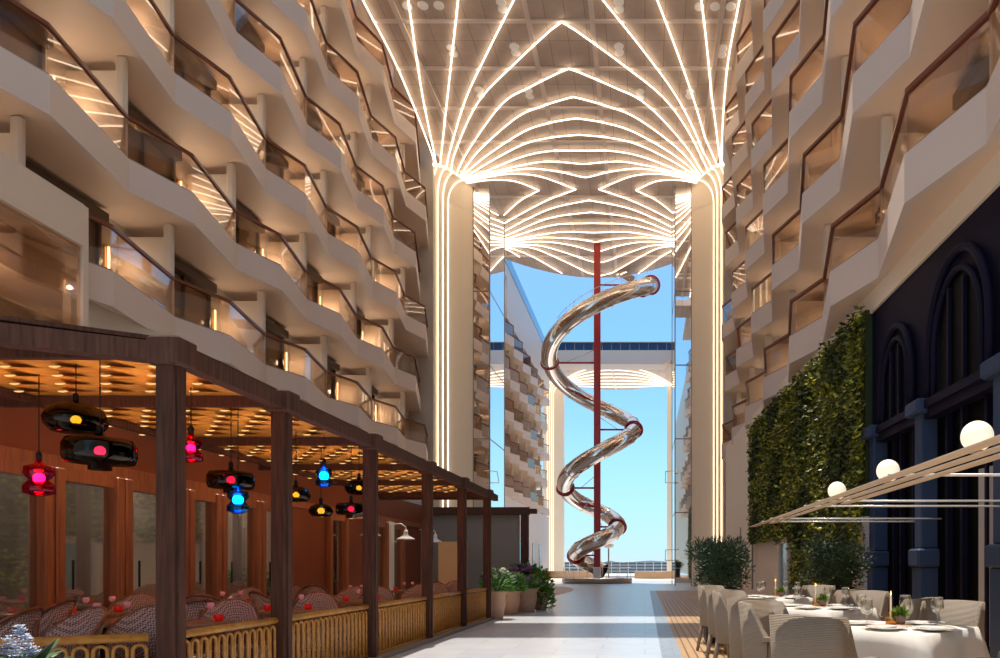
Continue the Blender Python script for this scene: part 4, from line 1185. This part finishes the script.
for i, (x, y) in enumerate(TY):
    tn = TN[i]
    for dx, dy, a, w in ((-.60, -.60, -40, 'seen from behind, near left of'), (-.60, .6, -135, 'facing us, far left of'), (.62, .6, 140, 'facing us, far right of'), (.6, -.6, 45, 'at the near right of')):
        rc.put((x + dx, y + dy, 0), R(a), 'taupe woven armchair %s the %s' % (w, tn), 'woven resin dining armchairs')

# ------------------------------------------------------------------ planters with olive bushes
def bush(x, y, label, seed, rx=.5, rz=.34, zc=1.14):
    o = thing('potted_olive', label, 'plant', (x, y, 0), group='olive bushes in black planters')
    b = MB(); b.bbox(-.24, .24, -.24, .24, 0, .78, .02); b.bbox(-.26, .26, -.26, .26, .74, .8, .01); b.build('planter', M['planter'], o)
    b = MB(); b.box(-.22, .22, -.22, .22, .8, .81); b.build('soil', M['soil'], o)
    b = MB(); b.tube([(0, 0, .8), (.02, .01, 1.0), (0, 0, 1.15)], [.035, .03, .02], 8); rnd = random.Random(seed)
    for i in range(14):
        a = rnd.uniform(0, 2 * PI); e = rnd.uniform(.1, 1.3); b.tube([(0, 0, 1.0), (rx * .8 * math.cos(a) * math.cos(e), rx * .8 * math.sin(a) * math.cos(e), 1.0 + .45 * math.sin(e))], [.012, .005], 5)
    b.build('trunk', M['bark'], o)
    b = MB()
    lob = [(rnd.gauss(0, .42) * rx * .75, rnd.gauss(0, .5) * rx * .75, zc + rnd.uniform(-.75, .75) * rz, rnd.uniform(.13, .22)) for _ in range(46)]
    lob = [(cx * min(1, .8 * rx / max(math.hypot(cx, cy), 1e-6)), cy * min(1, .8 * rx / max(math.hypot(cx, cy), 1e-6)), cz, r) for cx, cy, cz, r in lob]
    for cx, cy, cz, r in lob:
        for i in range(230):
            a = rnd.uniform(0, 2 * PI); u = rnd.uniform(-1, 1); q = r * (rnd.random() ** .45); w = math.sqrt(1 - u * u)
            d = (w * math.cos(a), w * math.sin(a), u + .5)
            b.leaf((cx + q * w * math.cos(a), cy + q * w * math.sin(a), cz + q * u), d, (rnd.uniform(-1, 1), rnd.uniform(-1, 1), .3), rnd.uniform(.05, .085), .016, rnd.choice((0, 0, 1)))
    b.build('leaf_mass', [M['oliveA'], M['oliveB']], o)
bush(1.14, 10.5, 'dark green olive bush in a black planter behind the left chairs', 21)
bush(3.02, 11.0, 'dark green olive bush in front of the living wall and navy shopfront', 22, .52, .36, 1.16)

# ------------------------------------------------------------------ light
for x, y, z, en in lamp_spots:
    l = bpy.data.lights.new('wall_lamp_glow', 'POINT'); l.energy = LAMPW * en; l.color = (1, .82, .64); l.shadow_soft_size = .08
    o = bpy.data.objects.new('wall_lamp_glow', l); o.location = (x, y, z); C.objects.link(o)
for y in (10.6, 11.4):
    l = bpy.data.lights.new('lounge_lamp_glow', 'POINT'); l.energy = 14; l.color = (1, .85, .7); l.shadow_soft_size = .02  # fill added behind the lounge glass, apart from its wall lamp
    o = bpy.data.objects.new('lounge_lamp_glow', l); o.location = (XL - .9, y, 5.9); C.objects.link(o)
BC = {'bulbY': (1, .7, .15), 'bulbP': (1, .1, .3), 'bulbR': (1, .06, .2), 'bulbB': (.05, .5, 1)}
for x, y, z, c in lan:
    l = bpy.data.lights.new('lantern_glow', 'POINT'); l.energy = 1.1; l.color = BC[c]; l.shadow_soft_size = .03
    o = bpy.data.objects.new('lantern_glow', l); o.location = (x, y, z); C.objects.link(o)
for y in (5.6, 7.4, 9.5, 11.6, 13.6):       # warm fill lights added under the pergola roof, without fixtures
    for x in (-5.0, -4.0):
        l = bpy.data.lights.new('rafter_spot', 'POINT'); l.energy = RAFW; l.color = (1, .66, .36); l.shadow_soft_size = .05
        o = bpy.data.objects.new('rafter_spot', l); o.location = (x, y, ZB - .35); o.visible_glossy = False; C.objects.link(o)
s = bpy.data.lights.new('sun', 'SUN'); s.energy = SUNW; s.angle = R(.6); s.color = (1, .93, .82)
so = bpy.data.objects.new('sun', s); C.objects.link(so)
so.rotation_euler = Vector((.08, -.30, -1)).to_track_quat('-Z', 'Y').to_euler()

w = bpy.data.worlds.new('sky'); bpy.context.scene.world = w; w.use_nodes = True
nt = w.node_tree; N = nt.nodes; K = nt.links
bg = N['Background']
tcn = N.new('ShaderNodeTexCoord'); sp = N.new('ShaderNodeSeparateXYZ'); rp = N.new('ShaderNodeValToRGB')
K.new(tcn.outputs['Generated'], sp.inputs[0]); K.new(sp.outputs[2], rp.inputs[0])
cr = rp.color_ramp; cr.interpolation = 'B_SPLINE'
stops = [(0.0, (200, 224, 238)), (.02, (190, 228, 246)), (.1, (172, 232, 255)), (.2, (150, 212, 255)), (.36, (118, 184, 255)), (.6, (170, 196, 236)), (1.0, (232, 232, 238))]
cr.elements[0].position = stops[0][0]; cr.elements[0].color = L(stops[0][1]); cr.elements[1].position = stops[-1][0]; cr.elements[1].color = L(stops[-1][1])
for p, c in stops[1:-1]:
    e = cr.elements.new(p); e.color = L(c)
K.new(rp.outputs[0], bg.inputs[0]); bg.inputs[1].default_value = SKYW

# ------------------------------------------------------------------ camera
cam = bpy.data.cameras.new('camera'); cam.sensor_width = 36; cam.lens = 25.2
cam.shift_x = -.145; cam.shift_y = .236; cam.clip_end = 12000; cam.clip_start = .05
co = bpy.data.objects.new('camera', cam); C.objects.link(co); co.location = (0, 0, EYE); co.rotation_euler = (R(90), 0, 0)
sc = bpy.context.scene; sc.camera = co
sc.view_settings.view_transform = 'Standard'; sc.view_settings.look = 'None'; sc.view_settings.exposure = EXPO; sc.view_settings.gamma = 1
sc.view_settings.use_curve_mapping = False
cy = sc.cycles
cy.max_bounces = 10; cy.diffuse_bounces = 4; cy.glossy_bounces = 6; cy.transparent_max_bounces = 48; cy.sample_clamp_indirect = 6
